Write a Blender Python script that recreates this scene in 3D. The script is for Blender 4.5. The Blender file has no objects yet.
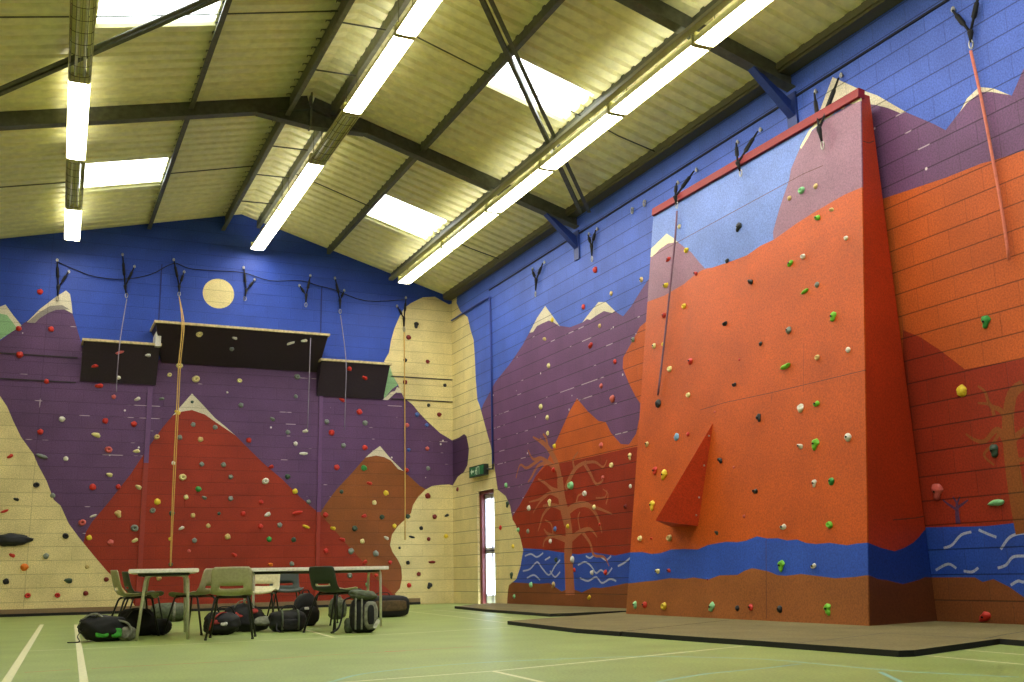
import bpy, bmesh, math, random
from mathutils import Vector, Matrix, noise
from mathutils.geometry import delaunay_2d_cdt
random.seed(7)
PI = math.pi
scn = bpy.context.scene
COL = scn.collection

# ------------------------------------------------------------------ camera
CW, CH = 1024, 682
F = 1042.4181
YAW, PITCH, ROLL = math.radians(24.6965), math.radians(12.6254), math.radians(-1.0865)
EYE = Vector((0, 0, 0.5774))
fwd = Vector((math.sin(YAW)*math.cos(PITCH), math.cos(YAW)*math.cos(PITCH), math.sin(PITCH)))
rt = Vector((math.cos(YAW), -math.sin(YAW), 0)); up = rt.cross(fwd)
RT = rt*math.cos(ROLL)+up*math.sin(ROLL); UP = -rt*math.sin(ROLL)+up*math.cos(ROLL)
cam_d = bpy.data.cameras.new('camera'); cam = bpy.data.objects.new('camera', cam_d); COL.objects.link(cam)
cam.matrix_world = Matrix(((RT.x, UP.x, -fwd.x, EYE.x), (RT.y, UP.y, -fwd.y, EYE.y), (RT.z, UP.z, -fwd.z, EYE.z), (0, 0, 0, 1)))
cam_d.sensor_width = 36; cam_d.lens = F/CW*36; cam_d.clip_start = .05; cam_d.clip_end = 200
scn.camera = cam
def ray(x, y): return RT*(x-CW/2)+UP*(CH/2-y)+fwd*F
def onY(x, y, Y): d = ray(x, y); return EYE+d*(Y/d.y)
def onX(x, y, X): d = ray(x, y); return EYE+d*(X/d.x)
def onZ(x, y, Z=0): d = ray(x, y); return EYE+d*((Z-EYE.z)/d.z)
def onP(x, y, O, n): d = ray(x, y); return EYE+d*((O-EYE).dot(n)/d.dot(n))

# room measures (metres)
D, W, XL, YN = 21.474, 8.3825, -2.2, -4.0     # far wall, right wall, left wall, near wall
RX, RZ, SR, SL = 3.6, 8.2, .29, .24           # ridge and the two roof slopes
COURSE = .2475
def roof(X): return RZ-(X-RX)*SR if X > RX else RZ-(RX-X)*SL

# ------------------------------------------------------------------ materials
def lin(c):
    return tuple(((v/255)/12.92 if v/255 <= .04045 else (((v/255)+.055)/1.055)**2.4) for v in c)+(1,)
MATS = {}
def nodes(m):
    m.use_nodes = True
    nt = m.node_tree; return nt, nt.nodes, nt.links
def base(name, rgb, rough=.6, metal=0, spec=.5, grain=.06, gscale=40, bump=0, fleck=None, fleck_th=.0):
    """plain paint / plastic / metal with a fine grain"""
    if name in MATS: return MATS[name]
    m = bpy.data.materials.new(name); nt, N, L = nodes(m)
    b = N['Principled BSDF']; b.inputs['Roughness'].default_value = rough; b.inputs['Metallic'].default_value = metal
    b.inputs['Specular IOR Level'].default_value = spec
    g = N.new('ShaderNodeNewGeometry')
    nz = N.new('ShaderNodeTexNoise'); nz.inputs['Scale'].default_value = gscale; nz.inputs['Detail'].default_value = 3
    L.new(g.outputs['Position'], nz.inputs['Vector'])
    r = N.new('ShaderNodeValToRGB'); c = lin(rgb)
    r.color_ramp.elements[0].position = .3; r.color_ramp.elements[1].position = .7
    r.color_ramp.elements[0].color = tuple(v*(1-2*grain) for v in c[:3])+(1,)
    r.color_ramp.elements[1].color = tuple(min(1, v*(1+2*grain)) for v in c[:3])+(1,)
    L.new(nz.outputs['Fac'], r.inputs['Fac']); L.new(r.outputs['Color'], b.inputs['Base Color'])
    if bump:
        bp = N.new('ShaderNodeBump'); bp.inputs['Strength'].default_value = bump; bp.inputs['Distance'].default_value = .01
        L.new(nz.outputs['Fac'], bp.inputs['Height']); L.new(bp.outputs['Normal'], b.inputs['Normal'])
    MATS[name] = m; return m
def emis(name, rgb, s):
    if name in MATS: return MATS[name]
    m = bpy.data.materials.new(name); nt, N, L = nodes(m)
    N.remove(N['Principled BSDF']); e = N.new('ShaderNodeEmission'); e.inputs['Color'].default_value = lin(rgb); e.inputs['Strength'].default_value = s
    L.new(e.outputs[0], N['Material Output'].inputs['Surface']); MATS[name] = m; return m
def blockpaint(name, rgb, axis='x', rough=.55, flecks=0.0, mort=.62, stain=.0, plain=False):
    """masonry paint over concrete blocks (or over plywood when plain)"""
    key = name+axis
    if key in MATS: return MATS[key]
    m = bpy.data.materials.new(key); nt, N, L = nodes(m)
    b = N['Principled BSDF']; b.inputs['Roughness'].default_value = rough; b.inputs['Specular IOR Level'].default_value = .3
    g = N.new('ShaderNodeNewGeometry'); s = N.new('ShaderNodeSeparateXYZ'); L.new(g.outputs['Position'], s.inputs[0])
    cb = N.new('ShaderNodeCombineXYZ')
    L.new(s.outputs['X' if axis == 'x' else 'Y'], cb.inputs['X']); L.new(s.outputs['Z'], cb.inputs['Y'])
    c = lin(rgb)
    def noise_(scale, detail=3, vec=None):
        n = N.new('ShaderNodeTexNoise'); n.inputs['Scale'].default_value = scale; n.inputs['Detail'].default_value = detail
        L.new(vec or g.outputs['Position'], n.inputs['Vector']); return n
    def mixc(fac, a, bb, mode='MIX'):
        x = N.new('ShaderNodeMix'); x.data_type = 'RGBA'; x.blend_type = mode
        if isinstance(fac, float): x.inputs['Factor'].default_value = fac
        else: L.new(fac, x.inputs['Factor'])
        for k, v in (('A', a), ('B', bb)):
            i = [q for q in x.inputs if q.name == k and q.type == 'RGBA'][0]
            if isinstance(v, tuple): i.default_value = v
            else: L.new(v, i)
        return [q for q in x.outputs if q.type == 'RGBA'][0]
    def ramp(src, p0, p1, c0=(0, 0, 0, 1), c1=(1, 1, 1, 1)):
        r = N.new('ShaderNodeValToRGB'); r.color_ramp.elements[0].position = p0; r.color_ramp.elements[1].position = p1
        r.color_ramp.elements[0].color = c0; r.color_ramp.elements[1].color = c1; L.new(src, r.inputs['Fac']); return r.outputs['Color']
    sc = lambda k: tuple(min(1, v*k) for v in c[:3])+(1,)
    big = noise_(1.6, 4); fine = noise_(55, 2)
    col = ramp(big.outputs['Fac'], .3, .7, sc(.86), sc(1.12))
    col = mixc(ramp(fine.outputs['Fac'], .35, .7), col, mixc(1.0, col, (.66, .66, .66, 1), 'MULTIPLY'))
    if not plain:
        br = N.new('ShaderNodeTexBrick'); L.new(cb.outputs[0], br.inputs['Vector'])
        br.inputs['Color1'].default_value = (1, 1, 1, 1); br.inputs['Color2'].default_value = (.92, .92, .92, 1); br.inputs['Mortar'].default_value = (.5+mort/2,)*3+(1,)
        br.inputs['Scale'].default_value = 1; br.inputs['Mortar Size'].default_value = .006; br.inputs['Mortar Smooth'].default_value = .35
        br.inputs['Brick Width'].default_value = COURSE*2; br.inputs['Row Height'].default_value = COURSE
        col = mixc(1.0, col, br.outputs['Color'], 'MULTIPLY')
        bb = N.new('ShaderNodeTexBrick'); L.new(cb.outputs[0], bb.inputs['Vector'])   # level bed joints
        bb.inputs['Color1'].default_value = bb.inputs['Color2'].default_value = (1, 1, 1, 1); bb.inputs['Mortar'].default_value = (mort, mort, mort, 1)
        bb.inputs['Scale'].default_value = 1; bb.inputs['Mortar Size'].default_value = .0085; bb.inputs['Mortar Smooth'].default_value = .3; bb.inputs['Brick Width'].default_value = 900; bb.inputs['Row Height'].default_value = COURSE; bb.offset = 0
        col = mixc(1.0, col, bb.outputs['Color'], 'MULTIPLY')
        bp = N.new('ShaderNodeBump'); bp.invert = True; bp.inputs['Strength'].default_value = .5; bp.inputs['Distance'].default_value = .012
        L.new(br.outputs['Fac'], bp.inputs['Height'])
        bp2 = N.new('ShaderNodeBump'); bp2.inputs['Strength'].default_value = .25; bp2.inputs['Distance'].default_value = .004
        L.new(fine.outputs['Fac'], bp2.inputs['Height']); L.new(bp.outputs['Normal'], bp2.inputs['Normal']); L.new(bp2.outputs['Normal'], b.inputs['Normal'])
        # paint worn off along some bed joints
        if flecks:
            n3 = noise_(2.2, 2); wv = ramp(n3.outputs['Fac'], .60, .63)
            ln = N.new('ShaderNodeMath'); ln.operation = 'MULTIPLY'; L.new(bb.outputs['Fac'], ln.inputs[0]); L.new(wv, ln.inputs[1])
            col = mixc(ln.outputs[0], col, lin((176, 160, 168)))
    if stain:
        n4 = noise_(3.1, 5); col = mixc(ramp(n4.outputs['Fac'], .58, .8, (0, 0, 0, 1), (stain,)*3+(1,)), col, sc(.45))
    if flecks:
        vo = N.new('ShaderNodeTexVoronoi'); vo.inputs['Scale'].default_value = 2.6; L.new(g.outputs['Position'], vo.inputs['Vector'])
        col = mixc(ramp(vo.outputs['Distance'], .045*flecks, .06*flecks, (1, 1, 1, 1), (0, 0, 0, 1)), col, lin((215, 205, 205)))
    L.new(col, b.inputs['Base Color']); MATS[key] = m; return m

# ------------------------------------------------------------------ object helpers
def tag(o, label=None, cat=None, group=None, kind=None):
    if label: o['label'] = label
    if cat: o['category'] = cat
    if group: o['group'] = group
    if kind: o['kind'] = kind
    return o
def link(name, me, parent=None):
    o = bpy.data.objects.new(name, me); COL.objects.link(o)
    if parent is not None: o.parent = parent
    return o
def empty(name, label, cat, loc=(0, 0, 0), rz=0, group=None):
    o = link(name, None); o.location = loc; o.rotation_euler.z = rz; o.empty_display_size = .1
    return tag(o, label, cat, group)
def build(name, bm, mats, parent=None, smooth=False):
    me = bpy.data.meshes.new(name)
    bmesh.ops.recalc_face_normals(bm, faces=bm.faces)
    bm.to_mesh(me); bm.free()
    for m in (mats if isinstance(mats, (list, tuple)) else [mats]): me.materials.append(m)
    if smooth:
        for p in me.polygons: p.use_smooth = True
    return link(name, me, parent)
def box(bm, lo, hi, mi=0, M=None):
    vs = [bm.verts.new((x, y, z)) for x in (lo[0], hi[0]) for y in (lo[1], hi[1]) for z in (lo[2], hi[2])]
    if M: bmesh.ops.transform(bm, matrix=M, verts=vs)
    for q in ((0, 1, 3, 2), (4, 6, 7, 5), (0, 4, 5, 1), (2, 3, 7, 6), (0, 2, 6, 4), (1, 5, 7, 3)):
        f = bm.faces.new([vs[i] for i in q]); f.material_index = mi
    return vs
def prism(bm, ring, vec, mi=0):
    a = [bm.verts.new(p) for p in ring]; b = [bm.verts.new(Vector(p)+Vector(vec)) for p in ring]; n = len(a)
    fs = [bm.faces.new(a), bm.faces.new(b[::-1])]+[bm.faces.new((a[i], a[(i+1) % n], b[(i+1) % n], b[i])) for i in range(n)]
    for f in fs: f.material_index = mi
def tube(bm, pts, r, seg=8, mi=0, cap=True):
    pts = [Vector(p) for p in pts]; rings = []
    rr = r if isinstance(r, (list, tuple)) else [r]*len(pts)
    ref = None
    for i, p in enumerate(pts):
        t = (pts[min(i+1, len(pts)-1)]-pts[max(i-1, 0)]).normalized()
        if ref is None: ref = t.orthogonal().normalized()
        ref = (ref-t*ref.dot(t)); ref = ref.normalized() if ref.length > 1e-6 else t.orthogonal().normalized()
        b = t.cross(ref)
        rings.append([bm.verts.new(p+(ref*math.cos(2*PI*k/seg)+b*math.sin(2*PI*k/seg))*rr[i]) for k in range(seg)])
    for i in range(len(rings)-1):
        for k in range(seg):
            f = bm.faces.new((rings[i][k], rings[i][(k+1) % seg], rings[i+1][(k+1) % seg], rings[i+1][k])); f.material_index = mi; f.smooth = True
    if cap:
        for rg in (rings[0], rings[-1]):
            f = bm.faces.new(rg); f.material_index = mi
def section(bm, prof, a, b, upv, mi=0):
    """sweep a closed 2-D profile (side, up) straight from a to b"""
    a, b = Vector(a), Vector(b); t = (b-a).normalized(); s = t.cross(Vector(upv)).normalized(); u = s.cross(t)
    prism(bm, [a+s*p[0]+u*p[1] for p in prof], b-a, mi)
def I_prof(w, h, tf, tw): return [(-w/2, 0), (w/2, 0), (w/2, tf), (tw/2, tf), (tw/2, h-tf), (w/2, h-tf), (w/2, h), (-w/2, h), (-w/2, h-tf), (-tw/2, h-tf), (-tw/2, tf), (-w/2, tf)]
def C_prof(w, h, t): return [(0, 0), (w, 0), (w, .03), (w-t, .03), (w-t, t), (t, t), (t, h-t), (w-t, h-t), (w-t, h-.03), (w, h-.03), (w, h), (0, h)]
def smooth_pts(p, n=6):
    p = [Vector(q) for q in p]; out = []
    for i in range(len(p)-1):
        p0, p1, p2, p3 = p[max(i-1, 0)], p[i], p[i+1], p[min(i+2, len(p)-1)]
        for k in range(n):
            t = k/n; out.append(.5*((2*p1)+(p2-p0)*t+(2*p0-5*p1+4*p2-p3)*t*t+(3*p1-p0-3*p2+p3)*t**3))
    return out+[p[-1]]

# ------------------------------------------------------------------ painted surfaces
class Plane:
    def __init__(s, O, u, v):
        s.O = Vector(O); s.u = Vector(u).normalized(); s.n = s.u.cross(Vector(v)).normalized(); s.v = s.n.cross(s.u)
    def uv(s, P): d = Vector(P)-s.O; return Vector((d.dot(s.u), d.dot(s.v)))
    def px(s, x, y): return s.uv(onP(x, y, s.O, s.n))
    def P(s, a, b=None, off=0):
        if b is None: a, b = a
        return s.O+s.u*a+s.v*b+s.n*off
def ribbon(pts, w):
    """list of small polygons that cover a painted stroke; w = width or list of widths"""
    out = []; n = len(pts)
    ws = w if isinstance(w, (list, tuple)) else [w]*n
    if len(ws) != n: ws = [ws[0]+(ws[-1]-ws[0])*i/(n-1) for i in range(n)]
    for i in range(n-1):
        a, b = pts[i], pts[i+1]; d = (b-a)
        if d.length < 1e-6: continue
        nrm = Vector((-d.y, d.x)).normalized(); e = d.normalized()*min(ws[i], ws[i+1])*.15
        out.append([a-e+nrm*ws[i]/2, a-e-nrm*ws[i]/2, b+e-nrm*ws[i+1]/2, b+e+nrm*ws[i+1]/2])
    return out
def sm2(pts, n=4):
    q = smooth_pts([(p[0], p[1], 0) for p in pts], n); return [Vector((v.x, v.y)) for v in q]
def inpoly(p, poly):
    c = False; n = len(poly)
    for i in range(n):
        a, b = poly[i], poly[i-1]
        if (a[1] > p[1]) != (b[1] > p[1]) and p[0] < (b[0]-a[0])*(p[1]-a[1])/(b[1]-a[1])+a[0]: c = not c
    return c
def painted(name, pl, outer, layers, mats, parent=None, hole=-1):
    """one mesh, cut along the outlines of the painted shapes; layers = [(material index, [polygons])], later ones on top"""
    V, Fc, Lm = [], [], []
    def add(poly, mi):
        area = sum(poly[i-1][0]*poly[i][1]-poly[i][0]*poly[i-1][1] for i in range(len(poly)))
        if area < 0: poly = poly[::-1]
        s = len(V); V.extend(Vector((p[0], p[1])) for p in poly); Fc.append(list(range(s, s+len(poly)))); Lm.append(mi)
    add(outer, layers[0][0])
    for mi, polys in [l[:2] for l in layers[1:]]:
        for p in polys: add(p, mi)
    vs, es, fs, ov, oe, of = delaunay_2d_cdt(V, [], Fc, 1, 1e-5)
    bm = bmesh.new(); bv = [bm.verts.new(pl.P(v[0], v[1])) for v in vs]
    for f, o in zip(fs, of):
        if 0 not in o: continue
        mi = Lm[max(o)]
        if mi == hole: continue
        try: q = bm.faces.new([bv[i] for i in f]); q.material_index = mi
        except ValueError: pass
    for v in [v for v in bm.verts if not v.link_faces]: bm.verts.remove(v)
    me = bpy.data.meshes.new(name); bm.normal_update()
    fl = [f for f in bm.faces if f.normal.dot(pl.n) < 0]
    bmesh.ops.reverse_faces(bm, faces=fl)
    bm.to_mesh(me); bm.free()
    for m in mats: me.materials.append(m)
    return link(name, me, parent)
def region(uv, layers):
    r = layers[0][2]
    for l in layers[1:]:
        if l[2] and any(inpoly(uv, p) for p in l[1]): r = l[2]
    return r
def pp(pl, pts): return [pl.px(*p) for p in pts]

# ================================================================== THE SETTING
EXPO, LAMP = 0.8, 16
FAR = Plane((0, D, 0), (1, 0, 0), (0, 0, 1))
RGT = Plane((W, 0, 0), (0, -1, 0), (0, 0, 1))
def pal(ax, mort=.62):
    p = lambda n, c, **k: blockpaint(n, c, ax, mort=mort, **k)
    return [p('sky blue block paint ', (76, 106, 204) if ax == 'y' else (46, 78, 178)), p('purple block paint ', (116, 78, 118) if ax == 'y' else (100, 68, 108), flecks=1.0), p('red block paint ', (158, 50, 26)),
            p('orange block paint ', (204, 96, 40)), p('ochre brown block paint ', (148, 84, 36)), p('cream block paint ', (236, 219, 156), stain=.25),
            p('snow block paint ', (226, 216, 186)), p('water blue block paint ', (46, 84, 186)), p('earth brown block paint ', (138, 80, 42)),
            p('pale green block paint ', (150, 196, 140)), p('tree brown block paint ', (176, 104, 68)), p('wave white block paint ', (178, 186, 214)),
            p('plum block paint ', (84, 56, 92)), p('grey snow block paint ', (150, 142, 132))]
BLUE, PURP, RED, ORG, OCH, CRM, SNOW, WATER, EARTH, PGRN, TREE, WAVE, PLUM, GSNOW = range(14)
fp = lambda *pts: pp(FAR, pts)
cream_left = fp((-60, 300), (0, 396), (7, 406.4), (13, 420.5), (21, 437), (33.4, 454), (38, 465), (46.6, 481), (53.7, 499.7), (60.7, 505.8), (68.6, 523.4), (79, 537.5), (95, 557), (107, 571), (118, 582), (130, 597), (139, 614), (139, 625), (-150, 630), (-150, 300))
cream_up = fp((384, 361.5), (389, 352.7), (391, 340.4), (394.6, 328), (399.8, 315.8), (404, 308.5), (410.4, 303.4), (422.7, 297.3), (435, 296.7), (442, 300.8), (449, 304.5), (461, 301), (470, 440), (452, 440.3), (440, 433), (426, 420), (419.7, 413.4), (412.6, 404.6), (403.8, 397.6), (399.5, 388), (398, 384.4), (392.8, 375.6), (390, 366.8))
cream_low = fp((470, 486), (453, 485.5), (449, 484.5), (440, 485), (432, 486), (425, 490), (418, 497), (413, 505), (411, 513), (405.5, 519), (398, 526), (392, 534.5), (390, 545), (392.5, 552), (398, 560), (401.3, 567), (402, 578), (400, 588), (395, 594), (400, 602), (402, 612), (402, 622), (470, 622))
purple_far = fp((-120, 400), (0, 341), (10, 333), (27, 321), (66, 300), (73, 315), (78, 332), (82, 345), (84, 360), (156, 365), (165, 350), (325, 360), (330, 378), (375, 382), (384, 392), (399, 385), (412, 400), (440, 420), (475, 430), (475, 640), (-150, 640))
far_layers = [
    (BLUE, [], 'blue sky'),
    (PURP, [purple_far], 'purple mountains'),
    (SNOW, [fp((-60, 330), (5.5, 304.5), (13, 315), (21.5, 325.5), (10, 333), (-2, 341), (-60, 370))], 'pale green hill'),
    (PGRN, [fp((-60, 345), (0, 313.5), (7, 315), (17, 328), (10, 333), (-2, 340.5), (-60, 370)), fp((388, 364), (391, 366), (393, 376), (398, 385), (392, 389), (384, 399), (384, 372))], 'pale green hill'),
    (SNOW, [fp((27, 322), (40, 309), (57, 296), (66, 290.5), (70, 294), (71.5, 303), (72.5, 313.5), (64, 309), (56, 309), (48, 311), (40, 316), (33, 322)), fp((382.5, 399.8), (387, 396), (391, 392), (395, 391), (397, 387), (401, 388.5), (403, 393), (396, 392.5), (390, 398), (388, 400))], 'purple mountain snow cap'),
    (GSNOW, [fp((27, 322.5), (38, 313), (50, 306), (62, 305), (70, 309.5), (64, 309.5), (56, 309.8), (48, 313), (40, 318), (35, 323))], 'purple mountain snow cap'),
    (OCH, [fp((300, 625), (321, 512), (325, 505), (336, 490), (350, 475), (358, 466), (366, 457), (380, 446.5), (392, 460), (403, 470.5), (420, 486), (440, 497), (440, 625))], 'ochre brown mountain'),
    (SNOW, [fp((365.5, 457.5), (373, 451), (380, 446), (391, 459), (403.5, 471), (398, 469), (391, 460.5), (384, 457), (376, 455.5))], 'ochre mountain snow cap'),
    (RED, [fp((60, 640), (86, 532), (92, 522), (108, 503), (130, 475), (150, 445), (163, 427), (174, 414), (192, 394), (215, 420), (235, 435), (262, 462), (283, 480), (300, 497), (320, 514), (332, 527), (350, 548), (366, 565), (375, 578), (390, 591), (397, 599), (402, 612), (402, 640))], 'red mountain'),
    (SNOW, [fp((172.5, 415.5), (181, 406), (192, 393.5), (203, 405), (215, 418), (226, 427), (235.5, 435.5), (226, 429), (214, 421), (205, 414.5), (192, 410), (182, 411.5))], 'red mountain snow cap'),
    (CRM, [cream_left], 'left cream slope'),
    (CRM, [cream_up], 'tall cream cloud'),
    (CRM, [cream_low], 'low cream cloud'),
]
mc = FAR.px(218.5, 293.5)
far_layers.append((CRM, [[Vector((mc.x+.318*math.cos(a*PI/16), mc.y+.318*math.sin(a*PI/16))) for a in range(32)]], 'cream moon'))
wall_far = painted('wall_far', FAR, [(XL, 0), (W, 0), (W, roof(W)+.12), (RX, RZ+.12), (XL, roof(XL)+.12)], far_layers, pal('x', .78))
def solid(o, t):
    s = o.modifiers.new('thickness', 'SOLIDIFY'); s.thickness = t; s.offset = -1; return o
solid(wall_far, .3); tag(wall_far, kind='structure')

rp = lambda *pts: pp(RGT, pts)
door_uv = [RGT.uv((W, y, z)) for y, z in ((20.10, 0), (19.24, 0), (19.24, 2.27), (20.10, 2.27))]
cream_r = rp((446, 300), (457, 296), (456.5, 303), (460.7, 311.7), (467.7, 317), (470.4, 329.3), (473.6, 339.8), (474.8, 357.4), (475.7, 378.5), (477.4, 399.7), (479.5, 405), (485.3, 426.4), (490.6, 445.8), (494, 463.3), (497.7, 489.7), (505.6, 496), (510, 505.6), (512.6, 519.7), (515.4, 524), (520.5, 538), (523.2, 550.3), (520.5, 566.8), (516.4, 579), (509, 585), (507.8, 591.4), (506.8, 609), (446, 609))
notch = rp((446, 441), (454, 439.5), (459, 437.5), (464, 434), (466.5, 436), (469, 449), (467.5, 465), (464, 472), (458, 476.5), (453, 485), (446, 486))
white = []
def wst(pts, w): white.extend(ribbon(sm2(rp(*pts), 4), w))
for s in ([(944, 548), (952, 545), (961, 535), (971, 532)], [(936, 570), (948, 564), (956, 568)], [(964, 571), (972, 572), (978, 568)], [(979, 530), (988, 534), (996, 537)], [(1001, 549), (1010, 537), (1024, 533), (1040, 534)], [(998, 568), (1006, 565), (1013, 557), (1024, 556)], [(1011, 585), (1018, 581), (1024, 582), (1036, 578)]): wst(s, .026)
for s in ([(525, 556), (531, 554), (537, 557), (543, 553)], [(523, 571), (530, 569), (537, 562), (542, 568), (549, 575), (555, 566), (560, 560)], [(527, 578), (534, 575), (540, 580)], [(550, 571), (555, 577), (560, 572)],
          [(578, 565), (585, 562), (591, 566), (596, 573), (601, 570), (607, 574), (612, 568)], [(580, 578), (588, 581), (596, 577), (602, 583), (610, 579), (616, 581)], [(600, 556), (606, 560), (611, 556)], [(618, 566), (624, 563), (630, 558)],
          [(586, 556), (590, 558), (594, 555)], [(545, 560), (550, 557)]): wst(s, .03)
tree = []
def tst(pts, w, sc=.001): tree.extend(ribbon(sm2(rp(*pts), 4), [.8*(w[0]+(w[1]-w[0])*i/(4*(len(pts)-1))) for i in range(4*(len(pts)-1)+1)]))
# trunk and branches of the painted tree (pixel outlines laid on the wall)
tst([(570, 592), (569, 570), (568, 552), (569, 535), (567, 518), (563, 500), (560, 480), (556, 462), (548, 448), (540, 440)], (.42, .10))
tst([(567, 520), (562, 500), (560, 480)], (.36, .28))
tst([(548, 448), (546, 438), (543, 434)], (.10, .05)); tst([(546, 446), (538, 440), (533, 437)], (.10, .04))
tst([(559, 470), (550, 464), (541, 458), (533, 459), (528, 450)], (.13, .04)); tst([(541, 458), (532, 465), (526, 468), (520, 465), (516, 478)], (.09, .04)); tst([(548, 462), (538, 466), (531, 478), (528, 482)], (.09, .04))
tst([(562, 493), (552, 489), (545, 483), (538, 479)], (.13, .04)); tst([(560, 497), (550, 493), (540, 499), (529, 502)], (.11, .03)); tst([(548, 494), (540, 502), (533, 513)], (.08, .03))
tst([(567, 511), (556, 506), (549, 505), (543, 506)], (.13, .05)); tst([(550, 506), (543, 515), (540, 525), (538, 531)], (.09, .03))
tst([(567, 540), (558, 537), (548, 534), (544, 529)], (.14, .04)); tst([(552, 536), (545, 540), (543, 547)], (.08, .03)); tst([(553, 533), (551, 524), (545, 520)], (.06, .03))
tst([(566, 488), (571, 476), (577, 467), (586, 462)], (.15, .07)); tst([(584, 463), (590, 473), (596, 484), (602, 481), (604, 476)], (.10, .03)); tst([(583, 463), (595, 462), (603, 467), (607, 460)], (.07, .03)); tst([(575, 470), (573, 460), (578, 452)], (.08, .04))
tst([(567, 512), (577, 505), (588, 505), (596, 514), (600, 525), (602, 533)], (.17, .03)); tst([(590, 506), (600, 509), (612, 514)], (.09, .03)); tst([(576, 505), (578, 496), (582, 494)], (.06, .03)); tst([(596, 498), (605, 497), (607, 490)], (.04, .02)); tst([(606, 504), (608, 494), (603, 489)], (.04, .02))
tst([(570, 540), (580, 532), (590, 529), (597, 537)], (.15, .03)); tst([(583, 533), (590, 543), (594, 555), (604, 557), (609, 566)], (.09, .03)); tst([(580, 530), (578, 518), (580, 512)], (.05, .03))
tree2, tree3 = [], []
def t2(pts, w, dst):
    n = 4*(len(pts)-1)+1; dst.extend(ribbon(sm2(rp(*pts), 4), [w[0]+(w[1]-w[0])*i/(n-1) for i in range(n)]))
t2([(1024, 530), (1018, 500), (1013, 470), (1010, 446), (1008, 420), (1012, 395), (1022, 385)], (.20, .10), tree2)
t2([(1010, 452), (1003, 436), (996, 430), (985, 441), (975, 440), (966, 434)], (.08, .02), tree2); t2([(1007, 420), (1000, 410), (990, 405), (985, 392), (978, 386)], (.06, .02), tree2)
t2([(994, 415), (990, 405), (978, 403)], (.04, .02), tree2); t2([(1013, 440), (1020, 433), (1030, 425)], (.08, .03), tree2); t2([(1010, 456), (1018, 460), (1030, 458)], (.06, .03), tree2); t2([(1000, 432), (992, 445), (984, 455), (994, 465)], (.04, .02), tree2)
t2([(958, 523), (957, 512), (957, 503)], (.06, .03), tree3); t2([(957, 510), (948, 504), (943, 500)], (.03, .015), tree3); t2([(957, 508), (964, 503), (968, 500)], (.03, .015), tree3); t2([(957, 503), (953, 497)], (.025, .015), tree3); t2([(957, 503), (960, 497)], (.025, .015), tree3)
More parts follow.
